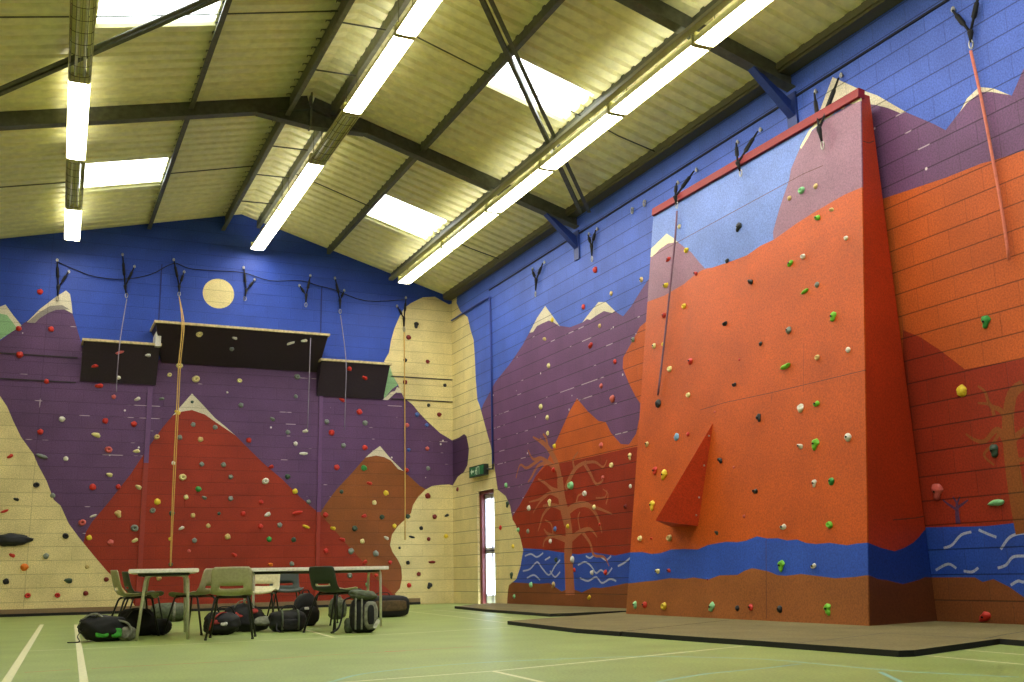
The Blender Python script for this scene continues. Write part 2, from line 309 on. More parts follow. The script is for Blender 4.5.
rgt_layers = [
    (BLUE, [], 'blue sky'),
    (PURP, [rp((478, 420), (483, 404.8), (495.5, 381.7), (509, 365), (516, 355), (522.6, 345), (529.8, 331.8), (537, 318), (545.2, 306.6), (553.4, 317.5), (559.5, 325.7), (569.8, 327.3), (582, 322.6), (590.3, 312.3), (598.5, 302.5), (605.7, 302.5), (615, 311.3), (623, 316.4), (631.4, 306), (640, 292), (650, 277), (790, 160), (821, 107.5), (832.6, 77.6), (858, 89), (877.4, 96), (905.6, 112), (934.4, 124.3), (945.6, 130.2), (960, 111.4), (967, 98.5), (979, 87.3), (993, 88.7), (1011.8, 95.7), (1024, 68), (1060, 20), (1500, 0), (1500, 800), (478, 640))], 'purple mountains'),
    (SNOW, [rp((529.3, 332.8), (537, 318), (545.2, 306), (553.4, 317), (560, 326.5), (553, 322), (549, 320.5), (543, 323), (537, 326), (533, 332)), rp((582, 322.8), (590.3, 312), (598.5, 302), (605.7, 302), (615, 311), (612, 313), (604, 311), (597, 315), (590, 320), (587, 319)),
            rp((819, 113), (823, 102), (832.6, 77), (858, 88.5), (877.4, 95.5), (906, 112), (900, 113), (888, 108), (876, 105), (868, 104), (850, 104), (836, 110)), rp((960, 112), (967, 98.5), (979, 87), (993, 88.3), (1010, 95), (1003, 94), (992, 92), (981, 92), (973, 98), (966, 104))], 'snow caps'),
    (ORG, [rp((518, 508), (536, 475.7), (547, 461), (556.8, 440), (561.6, 429.3), (569.8, 410.9), (577, 398.5), (588.3, 411.9), (598.5, 421), (605.7, 422), (611, 433), (620.9, 444), (629, 444.5), (636, 434), (639, 420), (650, 420), (650, 640), (518, 640)),
           rp((650, 400), (640, 403), (635.5, 396.5), (628.3, 382), (622.6, 367.7), (623.2, 357.5), (631.4, 343), (640, 326.7), (660, 310), (660, 400)),
           rp((700, 280), (882.8, 198.7), (911, 189.3), (946, 177.6), (981.3, 163.5), (995, 160), (1024, 150.5), (1060, 136), (1500, 60), (1500, 900), (700, 700))], 'orange mountains'),
    (RED, [rp((505, 530), (515, 512), (520.6, 503.6), (536, 475.7), (545.6, 466), (582, 459), (612, 452), (650, 444), (650, 640), (505, 640)),
           rp((800, 420), (903, 384.8), (903, 330), (920, 337), (940, 350), (965, 369.3), (1024, 358.6), (1500, 280), (1500, 900), (800, 700))], 'red rock'),
    (WATER, [rp((500, 546), (523.6, 548.3), (541, 549.3), (561.6, 552.4), (578, 554.4), (592.4, 552.4), (615, 555.5), (630, 552.4), (650, 552), (650, 640), (500, 640)),
             rp((860, 540), (928, 527.2), (966.7, 526.7), (988, 526), (1024, 521.9), (1500, 470), (1500, 900), (860, 700))], 'blue water'),
    (EARTH, [rp((500, 582), (510, 582), (524.6, 583), (541, 583.6), (549.3, 583), (561.6, 591.4), (570, 588), (582, 592.4), (592.4, 587.3), (600, 588), (610.9, 586.3), (627, 583), (650, 582), (650, 650), (500, 650)),
             rp((860, 575), (932, 577.3), (953.3, 577.3), (974.7, 577.3), (982.7, 582), (993.3, 579), (1009, 586.7), (1024, 597.3), (1060, 606), (1500, 690), (1500, 1200), (860, 800))], 'brown earth'),
    (WAVE, white, None),
    (TREE, tree, None), (OCH, tree2, None), (PLUM, tree3, None),
    (CRM, [cream_r], 'cream door corner'),
    (PLUM, [notch], 'purple mountains'),
    (99, [door_uv], None),
]
rw_out = [RGT.uv((W, y, z)) for y, z in ((D, 0), (YN, 0), (YN, roof(W)), (D, roof(W)))]
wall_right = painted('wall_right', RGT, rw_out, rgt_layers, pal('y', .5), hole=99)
solid(wall_right, .3); tag(wall_right, kind='structure')

plainwall = blockpaint('plain cream wall ', (196, 186, 150), 'y')
bm = bmesh.new(); box(bm, (XL-.3, YN, 0), (XL, D, roof(XL))); tag(build('wall_left', bm, plainwall), kind='structure')
bm = bmesh.new(); prism(bm, [(XL, YN, 0), (W, YN, 0), (W, YN, roof(W)), (RX, YN, RZ), (XL, YN, roof(XL))], (0, -.3, 0)); tag(build('wall_near', bm, blockpaint('plain blue wall ', (150, 160, 190), 'x')), kind='structure')

# floor: green sports floor with its court lines cut into the surface
FLR = Plane((0, 0, 0), (1, 0, 0), (0, 1, 0))
def floormat():
    m = blockpaint('green floor ', (146, 166, 90), 'x', rough=.42, plain=True); return m
fl = lambda *pts: pp(FLR, pts)
lay = [(0, [], None)]
def line(w, *pts, mi=1): lay.append((mi, ribbon(fl(*pts), w), None))
line(.05, (6, 682), (42, 625)); line(.05, (84, 682), (76, 624.5)); lay[-2] = (1, ribbon(fl((-2, 694), (6, 682), (42, 624.5)), .055), None)
line(.035, (29, 651), (150, 645.8), (260, 640.8), (334, 637.4), (420, 632.5), (510, 627.2)); line(.04, (306, 630), (334, 637.5))
line(.03, (405, 611), (455, 616.5), (507, 623)); line(.03, (433, 609.8), (470, 613), (512, 618))
line(.032, (330, 683), (359, 681), (493.8, 671), (600, 660.7), (744, 646)); line(.035, (493, 671), (542, 682), (570, 689))
line(.03, (925, 655.4), (1024, 664.4), (1060, 668)); line(.03, (966, 650), (1024, 654.7), (1060, 658))
for pts in ([(320, 684), (334, 681), (364, 673.6), (427.8, 666.5), (491, 662), (576, 658.4), (652, 656.4), (760, 659), (837, 665.7), (915, 672), (1018, 677)], [(650, 684), (662.5, 681), (708, 673.6), (760, 668.6), (800, 664)], [(880, 672), (893, 678), (905, 684)]):
    lay.append((2, ribbon(sm2(fl(*pts), 3), .03), None))
line(.022, (25, 672.4), (70, 669.5), mi=3); line(.022, (92, 668.5), (127, 666.5), (260, 659.8), (311, 655.9), mi=3); line(.018, (311, 655.9), (392, 651.5), (473, 646.5), mi=3); line(.05, (386, 651.6), (404, 650.8), mi=3)
lay.append((1, ribbon([Vector((5.2, 2)), Vector((5.6, -3))], .05), None))
floor = painted('floor', FLR, [(XL, YN), (W, YN), (W, D), (XL, D)], lay,
                [floormat(), base('cream court line', (206, 206, 160), .5), base('pale blue court line', (124, 172, 160), .5), base('red court line', (184, 98, 62), .5)])
solid(floor, .2); tag(floor, kind='structure')
nt = MATS['green floor x'].node_tree; nt.nodes['Principled BSDF'].inputs['Specular IOR Level'].default_value = .35

# skirting: a tan plinth over a black strip at the foot of the far wall
bm = bmesh.new(); box(bm, (XL, D-.07, .05), (7.6, D, .13), 0); box(bm, (XL, D-.09, 0), (7.6, D, .05), 1)
tag(build('baseboard_far', bm, [base('tan plinth', (128, 106, 74), .8), base('black rubber strip', (20, 20, 18), .8)]), kind='structure')

# roof: corrugated sheets laid on both slopes, skylight strips between the purlins
sheet = base('cream green roof sheet', (230, 226, 168), rough=.42, spec=.6, grain=.05, gscale=9)
PITCH_C = .27
def corr(y):
    t = (y/PITCH_C) % 1
    return .0 if t < .42 else (.045*(t-.42)/.1 if t < .52 else (.045 if t < .9 else .045*(1-t)/.1))
def ys(y0, y1):
    out = [y0]; k = math.floor(y0/PITCH_C)-1
    while k*PITCH_C < y1+1:
        for t in (0, .42, .52, .9):
            y = (k+t)*PITCH_C
            if y0+1e-4 < y < y1-1e-4: out.append(y)
        k += 1
    return sorted(out)+[y1]
def sheetmesh(name, cells, mat, lift=.0):
    bm = bmesh.new()
    for x0, x1, y0, y1 in cells:
        yy = ys(y0, y1); a = [bm.verts.new((x0, y, roof(x0)+corr(y)+lift)) for y in yy]; b = [bm.verts.new((x1, y, roof(x1)+corr(y)+lift)) for y in yy]
        for i in range(len(yy)-1): bm.faces.new((a[i], a[i+1], b[i+1], b[i]))
    me = bpy.data.meshes.new(name); bm.to_mesh(me); bm.free(); me.materials.append(mat)
    return link(name, me)
SKY_Y = [(17.82, 19.05), (11.93, 12.92), (6.0, 7.1), (.2, 1.3)]
cells = []
for x0, x1, sk in ((XL, .28, 0), (.28, 1.70, 1), (1.70, RX, 0), (RX, 5.54, 0), (5.54, 6.86, 1), (6.86, W, 0)):
    if not sk: cells.append((x0, x1, YN, D)); continue
    y = YN
    for a, b in sorted(SKY_Y): cells.append((x0, x1, y, a)); y = b
    cells.append((x0, x1, y, D))
ceil = sheetmesh('ceiling', cells, sheet); solid(ceil, .05); ceil.modifiers['thickness'].offset = 1; tag(ceil, kind='structure')
tr = bpy.data.materials.new('white translucent skylight'); nt, N, L = nodes(tr); N.remove(N['Principled BSDF'])
t_ = N.new('ShaderNodeBsdfTranslucent'); t_.inputs['Color'].default_value = (.95, .97, 1, 1); d_ = N.new('ShaderNodeBsdfDiffuse'); d_.inputs['Color'].default_value = (.9, .9, .9, 1)
mx = N.new('ShaderNodeMixShader'); mx.inputs[0].default_value = .2; L.new(t_.outputs[0], mx.inputs[1]); L.new(d_.outputs[0], mx.inputs[2]); L.new(mx.outputs[0], N['Material Output'].inputs['Surface'])
k = 0
for y0, y1 in SKY_Y:
    for x0, x1 in ((.28, 1.70), (5.54, 6.86)):
        k += 1; tag(sheetmesh('window_%d' % k, [(x0, x1, y0, y1)], tr), kind='structure')
w = bpy.data.worlds.new('overcast sky'); scn.world = w; w.use_nodes = True
w.node_tree.nodes['Background'].inputs['Color'].default_value = (.93, .97, 1, 1); w.node_tree.nodes['Background'].inputs['Strength'].default_value = 7

# fire door in its recess
def dp(y, z, x=W): return (x, y, z)
dr = link('door_1', None); tag(dr, kind='structure')
maroon = base('maroon door frame', (92, 26, 22), .5); whitef = base('white door frame', (214, 214, 216), .4)
bm = bmesh.new()
box(bm, (W+.05, 19.98, 0), (W+.24, 20.10, 2.27)); box(bm, (W+.05, 19.24, 0), (W+.24, 19.30, 2.27)); box(bm, (W+.05, 19.24, 2.20), (W+.24, 20.10, 2.27))
build('door_frame', bm, maroon, dr)
bm = bmesh.new()
for y0, y1 in ((19.94, 19.98), (19.60, 19.66), (19.30, 19.36)): box(bm, (W+.12, y0, .03), (W+.18, y1, 2.19))
for z0, z1 in ((.03, .18), (1.0, 1.12), (2.1, 2.19)): box(bm, (W+.12, 19.30, z0), (W+.18, 19.98, z1))
build('door_leaf', bm, whitef, dr)
fg = bpy.data.materials.new('frosted door glass'); nt, N, L = nodes(fg); N.remove(N['Principled BSDF'])
t_ = N.new('ShaderNodeBsdfTranslucent'); t_.inputs['Color'].default_value = (.8, .86, .95, 1); L.new(t_.outputs[0], N['Material Output'].inputs['Surface'])
bm = bmesh.new(); box(bm, (W+.145, 19.33, .1), (W+.155, 19.96, 2.15)); build('door_glass', bm, fg, dr)
bm = bmesh.new(); tube(bm, [(W+.10, 19.36, 1.06), (W+.10, 19.92, 1.06)], .015); build('push_bar', bm, base('dark steel', (60, 60, 62), .35, .8), dr)
bm = bmesh.new(); box(bm, (W, 20.10, 2.27), (W+.1, 20.12, 2.3)); bm.free()

# painted conduits and joints (trim of the room)
conduit_far = base('purple conduit paint', (98, 62, 108), .5); conduit_red = base('red conduit paint', (146, 44, 24), .5)
def trim(n, bm, m): return tag(build('trim_%d' % n, bm, m), kind='structure')
def far_pipe(n, x_px, y_split, x_top, r):
    a = FAR.px(*x_px); x = FAR.P(a).x; zs = FAR.P(FAR.px(x_px[0], y_split)).z; zt = FAR.P(FAR.px(*x_top)).z
    bm = bmesh.new(); box(bm, (x-r, D-.035, 0.14), (x+r, D, zs), 1); box(bm, (x-r, D-.035, zs), (x+r, D, zt), 0); trim(n, bm, [conduit_far, conduit_red])
far_pipe(1, (145.5, 470), 463, (149.5, 387), .045); far_pipe(2, (319.3, 470), 512, (320, 394), .04)
jt = base('dark blue joint', (24, 40, 110), .7)
for n, xy0, xy1 in ((3, (158.6, 322), (158.6, 264)), (4, (320.6, 334), (321, 287))):
    A, B = FAR.P(FAR.px(*xy0)), FAR.P(FAR.px(*xy1)); bm = bmesh.new(); box(bm, (A.x-.012, D-.012, A.z), (A.x+.012, D, B.z)); trim(n, bm, jt)
# two thin dark steel straps running level along the far wall
for n, z, x0, x1 in ((5, 4.833, XL, .60), (6, 4.346, XL, .60), (7, 4.861, 6.95, W), (8, 4.36, 6.95, W)):
    bm = bmesh.new(); box(bm, (x0, D-.02, z-.010), (x1, D, z+.010)); trim(n, bm, base('dark strap', (40, 30, 34), .6))
# conduit along the top of the right wall, its drop beside the corner
bluec = base('blue conduit paint', (44, 64, 150), .5)
bm = bmesh.new(); tube(bm, smooth_pts([(W-.03, D-.05, 6.22), (W-.03, 19.45, 6.23), (W-.03, 19.25, 6.15), (W-.03, 19.22, 5.9)], 4)+[(W-.03, 19.2, 5.0), (W-.03, 19.2, 2.75)], .02); trim(9, bm, bluec)
bm = bmesh.new(); box(bm, (W-.02, YN, 6.375), (W, 19.3, 6.40)); trim(10, bm, base('dark wall strip', (14, 18, 40), .8))  # thin dark strip along the right wall below the eaves

# ================================================================== ROOF STEEL
steel = base('dark grey green steel', (84, 86, 68), .5, .1, grain=.12, gscale=14)
steel_l = base('galvanised purlin steel', (104, 106, 84), .45, .3, grain=.1, gscale=12)
bsteel = base('blue painted steel', (30, 52, 118), .5)
for Y, wh, whs in ((15.4, 'nearer the far wall', 'far'), (9.6, 'nearest the camera', 'near')):
    t = empty('roof_rafter', 'dark steel portal rafter across the roof, the one '+wh, 'roof beam', (RX, Y, 7.6), group='portal rafters')
    o = (-RX, -Y, -7.6)
    def R_(bm): bmesh.ops.translate(bm, verts=bm.verts, vec=o); return bm
    pr = I_prof(.16, .31, .018, .02)
    bm = bmesh.new(); section(bm, pr, (XL, Y, roof(XL)-.30), (RX, Y, RZ-.30), (0, 0, 1)); build('left_rafter', R_(bm), steel, t)
    bm = bmesh.new(); section(bm, pr, (RX, Y, RZ-.30), (W, Y, roof(W)-.30), (0, 0, 1)); build('right_rafter', R_(bm), steel, t)
    bm = bmesh.new()
    prism(bm, [(2.75, Y-.01, roof(2.75)-.29), (RX, Y-.01, RZ-.29), (4.5, Y-.01, roof(4.5)-.29), (RX, Y-.01, 7.62)], (0, .02, 0))
    for a, b in (((2.75, roof(2.75)-.31), (RX, 7.60)), ((RX, 7.60), (4.5, roof(4.5)-.31))):
        prism(bm, [(a[0], Y-.08, a[1]), (b[0], Y-.08, b[1]), (b[0], Y-.08, b[1]+.015), (a[0], Y-.08, a[1]+.015)], (0, .16, 0))
    build('apex_haunch', R_(bm), steel, t)
    bm = bmesh.new(); box(bm, (RX-.012, Y-.09, 7.58), (RX+.012, Y+.09, RZ-.02)); build('apex_plate', R_(bm), steel_l, t)
    # blue knee bracket down to the right wall
    bm = bmesh.new()
    prism(bm, [(7.78, Y-.012, roof(7.78)-.3), (7.95, Y-.012, roof(7.95)-.3), (W, Y-.012, 6.34), (W, Y-.012, 6.14)], (0, .024, 0))
    prism(bm, [(7.76, Y-.06, roof(7.76)-.31), (W-.02, Y-.06, 6.12), (W, Y-.06, 6.14), (7.78, Y-.06, roof(7.78)-.29)], (0, .12, 0))
    box(bm, (W-.03, Y-.09, 5.93), (W, Y+.09, 6.45))
    build('knee_bracket', R_(bm), bsteel, t)
PUR = [(1.80, .16, 'long steel purlin down the left roof slope, between the ridge and the left lamp row'), (3.27, .36, 'deep steel ridge purlin on the left side of the ridge'), (3.93, .20, 'steel ridge purlin on the right side of the ridge, above the middle lamp row'),
       (5.46, .16, 'steel purlin halfway down the right roof slope, crossed by the diagonal brace'), (6.92, .17, 'steel purlin low on the right roof slope, just above the right lamp row')]
for x, hgt, lb in PUR:
    bm = bmesh.new(); z = roof(x)-.02-hgt
    section(bm, C_prof(.07, hgt, .008) if x > RX else [(-a, b) for a, b in C_prof(.07, hgt, .008)][::-1], (x, 2.0, z), (x, D-.01, z), (0, 0, 1))
    tag(build('roof_purlin', bm, steel_l if hgt > .18 else steel), lb, 'purlin', 'roof purlins')
bm = bmesh.new(); box(bm, (W-.20, YN, 6.70), (W-.01, D, 6.80)); box(bm, (W-.22, YN, 6.74), (W-.19, D, 6.84)); tag(build('eaves_beam', bm, base('olive eaves steel', (88, 84, 56), .6)), 'dark steel eaves beam along the top of the right wall', 'eaves beam')
def brace(name, lb, a, b, ext=(0, 0)):
    d = (b-a); bm = bmesh.new(); a2 = a-d*ext[0]; b2 = b+d*ext[1]; s = Vector((.035, -.02, 0))
    section(bm, [(0, 0), (.06, 0), (.06, .008), (.008, .008), (.008, .06), (0, .06)], a2-s*1.1, b2-s*.6, (0, 0, 1)); section(bm, [(0, 0), (-.06, 0), (-.06, .008), (-.008, .008), (-.008, .06), (0, .06)], a2+s*1.1, b2+s*.6, (0, 0, 1))
    return tag(build(name, bm, steel), lb, 'brace', 'roof wind braces')
def onRoof(x, y, off):
    d = ray(x, y); t = (RZ-off-EYE.z+SR*RX)/(d.z+SR*d.x); P = EYE+d*t
    if P.x < RX: t = (RZ-off-EYE.z-SL*RX)/(d.z-SL*d.x); P = EYE+d*t
    return P
A, B = onRoof(585, 213, .34), onRoof(485, -2, .34); brace('wind_brace', 'paired dark steel diagonal brace crossing the right slope over the skylight to the right wall', A, B, (0.0, .12))
A, B = onRoof(0, 92, .30), onRoof(207, 2, .30); brace('wind_brace', 'paired dark steel diagonal brace crossing the left slope behind the left lamp row', A, B, (.25, .5))
for y, n in ((12.45, 'nearer'), (18.3, 'farther')):
    for x0, x1, sd in ((XL+.1, 3.25, 'left'), (4.0, 6.9, 'right'), (6.95, 8.15, 'lowest right')):
        bm = bmesh.new(); tube(bm, [(x0, y, roof(x0)-.12), ((x0+x1)/2, y+.02, roof((x0+x1)/2)-.14), (x1, y, roof(x1)-.12)], .010, 6)
        tag(build('sag_rod', bm, steel), 'thin dark sag rod between purlins on the %s roof strip, the %s one' % (sd, n), 'tie rod', 'sag rods')
for i, y in enumerate((11.0, 12.45, 13.9, 16.9, 18.3, 19.8)):
    bm = bmesh.new(); tube(bm, [(3.30, y, 7.84), (3.92, y+.0, 7.86)], .012, 6)
    tag(build('ridge_tie', bm, steel), 'short dark tie rod joining the two ridge purlins, %s from the far wall' % ('nearest', 'second', 'third', 'fourth', 'fifth', 'sixth')[5-i], 'tie rod', 'ridge ties')

# ================================================================== LAMPS
glow = emis('lit fluorescent diffuser', (255, 250, 236), LAMP)
olive = base('yellowed white lamp housing', (204, 200, 130), .45, grain=.05); rail = base('pale cable tray', (126, 122, 88), .5)
tubeoff = base('unlit fluorescent tube', (206, 206, 166), .3); wire = base('lamp guard wire', (96, 96, 58), .4, .4)
def lamp(x, z, y0, y1, lit, lb, rz=0):
    L_ = y1-y0-.05
    t = empty('fluorescent_lamp', lb, 'ceiling lamp', (x, y0+.025, z), rz, group='fluorescent lamps in three rows')
    bm = bmesh.new(); prism(bm, [(-.045, 0, .05), (.045, 0, .05), (.045, 0, .15), (-.045, 0, .15)], (0, L_, 0)); [prism(bm, [(q*.075, 0, .065), (q*.12, 0, .06), (q*.142, 0, -.03), (q*.136, 0, -.03), (q*.113, 0, .052), (q*.075, 0, .057)], (0, L_, 0)) for q in (-1, 1)]; build('lamp_housing', bm, olive, t)
    for e in (0, L_-.02):
        bm = bmesh.new(); box(bm, (-.13, e, -.04), (.13, e+.02, .12)); build('end_cap', bm, olive, t)
    if lit:
        bm = bmesh.new(); prism(bm, [(-.11, .02, .04), (-.13, .02, -.025), (-.06, .02, -.04), (.06, .02, -.04), (.13, .02, -.025), (.11, .02, .04)], (0, L_-.04, 0)); build('lit_diffuser', bm, glow, t)
    else:
        for sx in (-.05, .05):
            bm = bmesh.new(); tube(bm, [(sx, .03, .03), (sx, L_-.03, .03)], .019, 8); build('tube', bm, tubeoff, t)
        bm = bmesh.new()
        for a in range(7): an = PI*a/6; tube(bm, [(.13*math.cos(an), .02, -.02-.05*math.sin(an)), (.13*math.cos(an), L_-.02, -.02-.05*math.sin(an))], .004, 4)
        for q in range(int(L_/.3)+1):
            yy = .03+q*.3; tube(bm, [(.13*math.cos(PI*a/6), yy, -.02-.05*math.sin(PI*a/6)) for a in range(7)], .004, 4)
        build('wire_guard', bm, wire, t)
    for e in (.25, L_-.25):
        bm = bmesh.new(); tube(bm, [(0, e, .15), (0, e, roof(x)-z-.02)], .005, 5); build('hanger_rod', bm, wire, t)
ORD = ['first', 'second', 'third', 'fourth', 'fifth', 'sixth', 'seventh', 'eighth', 'ninth', 'tenth', 'eleventh', 'twelfth', 'thirteenth', 'fourteenth']
for row, x, z, segs in (('left', .27, 7.02, [(18.95, 20.85, 1), (16.6, 18.95, 0), (13.75, 16.6, 1), (11.1, 13.75, 0), (8.7, 11.1, 1), (6.3, 8.7, 1), (3.9, 6.3, 1), (1.5, 3.9, 1)]),
                        ('middle', 3.91, 7.36, [(18.6, 21.25, 1), (16.15, 18.6, 1), (14.08, 16.15, 0), (11.6, 14.08, 1), (9.2, 11.6, 1), (6.8, 9.2, 1), (4.4, 6.8, 1), (2.0, 4.4, 1)]),
                        ('right', 6.93, 6.76, [(17.95, 20.6, 1), (15.75, 17.95, 1), (13.63, 15.75, 1), (11.47, 13.63, 1), (9.43, 11.47, 1), (7.3, 9.43, 1), (5.1, 7.3, 1), (2.9, 5.1, 1)])):
    for i, (a, b, lit) in enumerate(segs):
        lamp(x if row != 'left' else .33-(20.85-a)*.024, z, a, b, lit, '%s fluorescent lamp of the %s ceiling row, %s from the far wall' % ('lit white' if lit else 'unlit yellowed', row, ORD[i] if i else 'nearest'), -.024 if row == 'left' else 0)
for x, z, n in ((6.74, 6.86, 'right'),):
    bm = bmesh.new(); prism(bm, [(x-.05, 3, z), (x+.05, 3, z), (x+.05, 3, z+.05), (x+.042, 3, z+.05), (x+.042, 3, z+.008), (x-.042, 3, z+.008), (x-.042, 3, z+.05), (x-.05, 3, z+.05)], (0, 17.9, 0))
    tag(build('cable_tray', bm, rail), 'pale metal cable tray running beside the %s lamp row' % n, 'cable tray')

# ================================================================== CLIMBING SLAB (right wall)
SO = Vector((7.27, 10, 0)); SV = Vector((.83, 0, 5.77)).normalized(); SLB = Plane(SO, (0, -1, 0), SV)
sp = lambda *pts: pp(SLB, pts)
TL, TR, BR, BL = [SLB.P(SLB.px(*q)) for q in ((653.5, 213), (860.5, 93), (868.6, 632.5), (626, 615.5))]
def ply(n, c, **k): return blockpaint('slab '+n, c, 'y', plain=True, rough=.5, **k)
SM = [ply('orange', (200, 88, 26)), ply('blue', (104, 132, 204)), ply('purple', (146, 102, 122)), ply('snow', (228, 218, 176)), ply('water', (48, 88, 190)), ply('earth', (158, 94, 46)), ply('seam', (92, 52, 44))]  # blue and purple lighter than on the wall: glare put into the colour
slab_water = [(600, 554), (629.5, 552.5), (642, 552), (652, 554), (661, 553), (671.3, 549.5), (684, 549), (697.7, 549.5), (708, 545), (725.6, 541.8), (737.3, 542.2), (746, 540.7), (757, 536.3), (767, 538.5), (778, 538.2), (787, 540.5), (797, 539.5), (806, 543), (816, 544), (829.6, 542.8), (846.7, 545.3), (857, 543.5), (866.8, 542.8), (900, 542)]
slab_earth = [(600, 584), (626.6, 583.7), (642, 581.8), (656.7, 580.3), (669.9, 578), (684.5, 578.9), (693.3, 577.4), (708, 579.6), (719.7, 575.2), (737.3, 574.9), (744, 571), (752.2, 568), (768.6, 571.4), (777, 575), (785.7, 575.8), (801, 573.9), (816, 575.8), (835, 578.2), (854.4, 577), (866.8, 575.2), (900, 573)]
slab_layers = [
    (0, [], 'orange rock'),
    (1, [sp((600, 100), (900, 60), (900, 165), (861, 187.6), (844.5, 194.6), (830, 203), (814.5, 212), (795, 224.5), (774, 239.5), (760, 246), (746.8, 255.4), (730.3, 261.6), (711.9, 267.7), (703.6, 268.8), (693.4, 276), (684, 284), (664.6, 295.5), (648, 301.6), (600, 330))], 'blue sky'),
    (2, [sp((630, 270), (652, 250), (667, 236), (677, 241.5), (691.3, 252.4), (699.5, 262.6), (706, 269.5), (703, 269.5), (693.4, 276), (684, 284), (664.6, 295.5), (648, 301.6), (630, 310)),
         sp((773.5, 240), (773, 231.6), (779.4, 208.7), (789, 180.6), (791, 169), (800.8, 146), (808.5, 133.8), (826, 119.7), (859.6, 98.6), (900, 60), (900, 165), (861, 187.6), (844.5, 194.6), (830, 203), (814.5, 212), (795, 224.5))], 'purple mountain'),
    (3, [sp((640, 262), (652.3, 247.5), (660, 240), (666.7, 233.5), (672.8, 237.5), (677.5, 242), (668, 243.5), (660, 249), (653.4, 255.8)), sp((800, 147), (808.5, 131), (820, 118), (840, 104), (860, 88), (880, 80), (880, 96), (860, 101), (853, 104), (848, 104), (843, 109), (837, 110), (831, 116), (822, 122), (812, 130), (808, 138), (801, 149))], 'snow cap'),
    (4, [sp(*(slab_water+[(900, 660), (600, 660)]))], 'blue water band'),
    (5, [sp(*(slab_earth+[(900, 700), (600, 700)]))], 'brown earth band'),
]
seams = []
for s, w_ in (([(653.4, 255.5), (720, 219), (803, 174), (823, 165.5)], .010), ([(700, 410), (725, 402.5), (770, 393), (868, 369.5)], .008), ([(766, 540), (766.5, 618)], .008), ([(772, 392.5), (771, 404)], .006), ([(803.5, 392), (803.5, 345)], .004)):
    seams += ribbon(sp(*s), w_)
slab_layers.append((6, seams, None))
slab = empty('climbing_slab', 'big painted climbing slab leaning on the right wall, orange with a red top beam', 'climbing wall', (W, 10.2, 0))
def rel(o, r):  # child of r, with its vertices kept where they are
    o.parent = r; o.matrix_parent_inverse = Matrix.Translation(-r.location); return o
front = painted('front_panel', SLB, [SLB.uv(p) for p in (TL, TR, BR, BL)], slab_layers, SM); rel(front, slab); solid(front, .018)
WT, WB = onX(868, 96, W), onX(937.5, 623, W); WB.z = 0; BRf = BR.copy()
SID = Plane(BR, WB-BR, TR-BR); sq = lambda *pts: pp(SID, pts)
e = lambda P: SID.uv(P)
side_layers = [(0, []), (1, [sq((850, 541), (868, 542.7), (881.3, 548), (894.7, 551.2), (904, 548), (913.3, 542.7), (919, 537), (924, 530.7), (929, 527), (950, 526), (950, 700), (850, 700))]),
               (2, [sq((850, 574), (868, 574.7), (878, 579), (886.7, 580), (902.7, 584), (911, 582), (918.7, 580), (925, 577), (932, 577.3), (950, 577.5), (950, 760), (850, 760))]),
               (3, ribbon(sq((893, 520), (915, 518), (926, 516)), .01)+ribbon(sq((863, 141), (869, 143), (874, 141)), .012))]
side = painted('side_panel', SID, [e(TR), e(BR), e(WB), SID.px(869.5, 96)], [(a, b, None) for a, b in side_layers], [ply('side shade red', (184, 58, 24)), ply('side shade water', (30, 62, 150)), ply('side shade earth', (112, 60, 32)), ply('seam', (120, 46, 26))]); rel(side, slab)  # paints darker than the front panel's: the side's shade put into the colour
WT2, WB2 = Vector((W, TL.y+.05, WT.z)), Vector((W, BL.y+.35, 0))
bm = bmesh.new(); bm.faces.new([bm.verts.new(p) for p in (BL, TL, WT2, WB2)]); o = build('side_panel', bm, ply('side shade red', (184, 58, 24))); rel(o, slab)
rb = base('red painted beam', (128, 8, 14), .6)
bm = bmesh.new(); nb = SLB.n
a, b = TL+Vector((0, -.02, 0)), TR+Vector((0, -.01, 0))
prism(bm, [a+nb*.04-SV*.06, a+nb*.04+SV*.05, a-nb*.05+SV*.05, a-nb*.05-SV*.06], b-a); rel(build('top_beam', bm, rb), slab)
# bolt-on wedge
vA, vC = SLB.P(SLB.px(713, 423)), SLB.P(SLB.px(698, 526)); vB0 = SLB.P(SLB.uv(vC)+Vector((-.62, .02)))
dB = ray(655.5, 520.5); bestt = min((abs((EYE+dB*(y/dB.y)-vC-SLB.n*.5).length), y) for y in [10+.02*i for i in range(120)]); vB = EYE+dB*(bestt[1]/dB.y)
wv = empty('wedge_volume', 'dark orange pyramid wedge bolted low on the climbing slab', 'climbing volume', vC)
bm = bmesh.new(); v = [bm.verts.new(p) for p in (vA, vC, vB, vB0)]
for q in ((0, 1, 2), (0, 2, 3), (1, 3, 2), (0, 3, 1)): bm.faces.new([v[i] for i in q])
rel(build('wedge_body', bm, ply('wedge orange', (196, 66, 30))), wv)
nABC = (vC-vA).cross(vB-vA).normalized(); nABC = nABC if nABC.dot(EYE-vA) > 0 else -nABC
for t in (.13, .42, .73, .9):
    p = vA.lerp(vC, t)+(vB-vC).normalized()*(.03+.02*t); bm = bmesh.new(); bmesh.ops.create_icosphere(bm, subdivisions=2, radius=.012, matrix=Matrix.Translation(p+nABC*.004)); rel(build('bolt', bm, base('bright steel', (180, 178, 170), .3, .8)), wv)
print('WEDGE', vA, vC, vB, bestt)

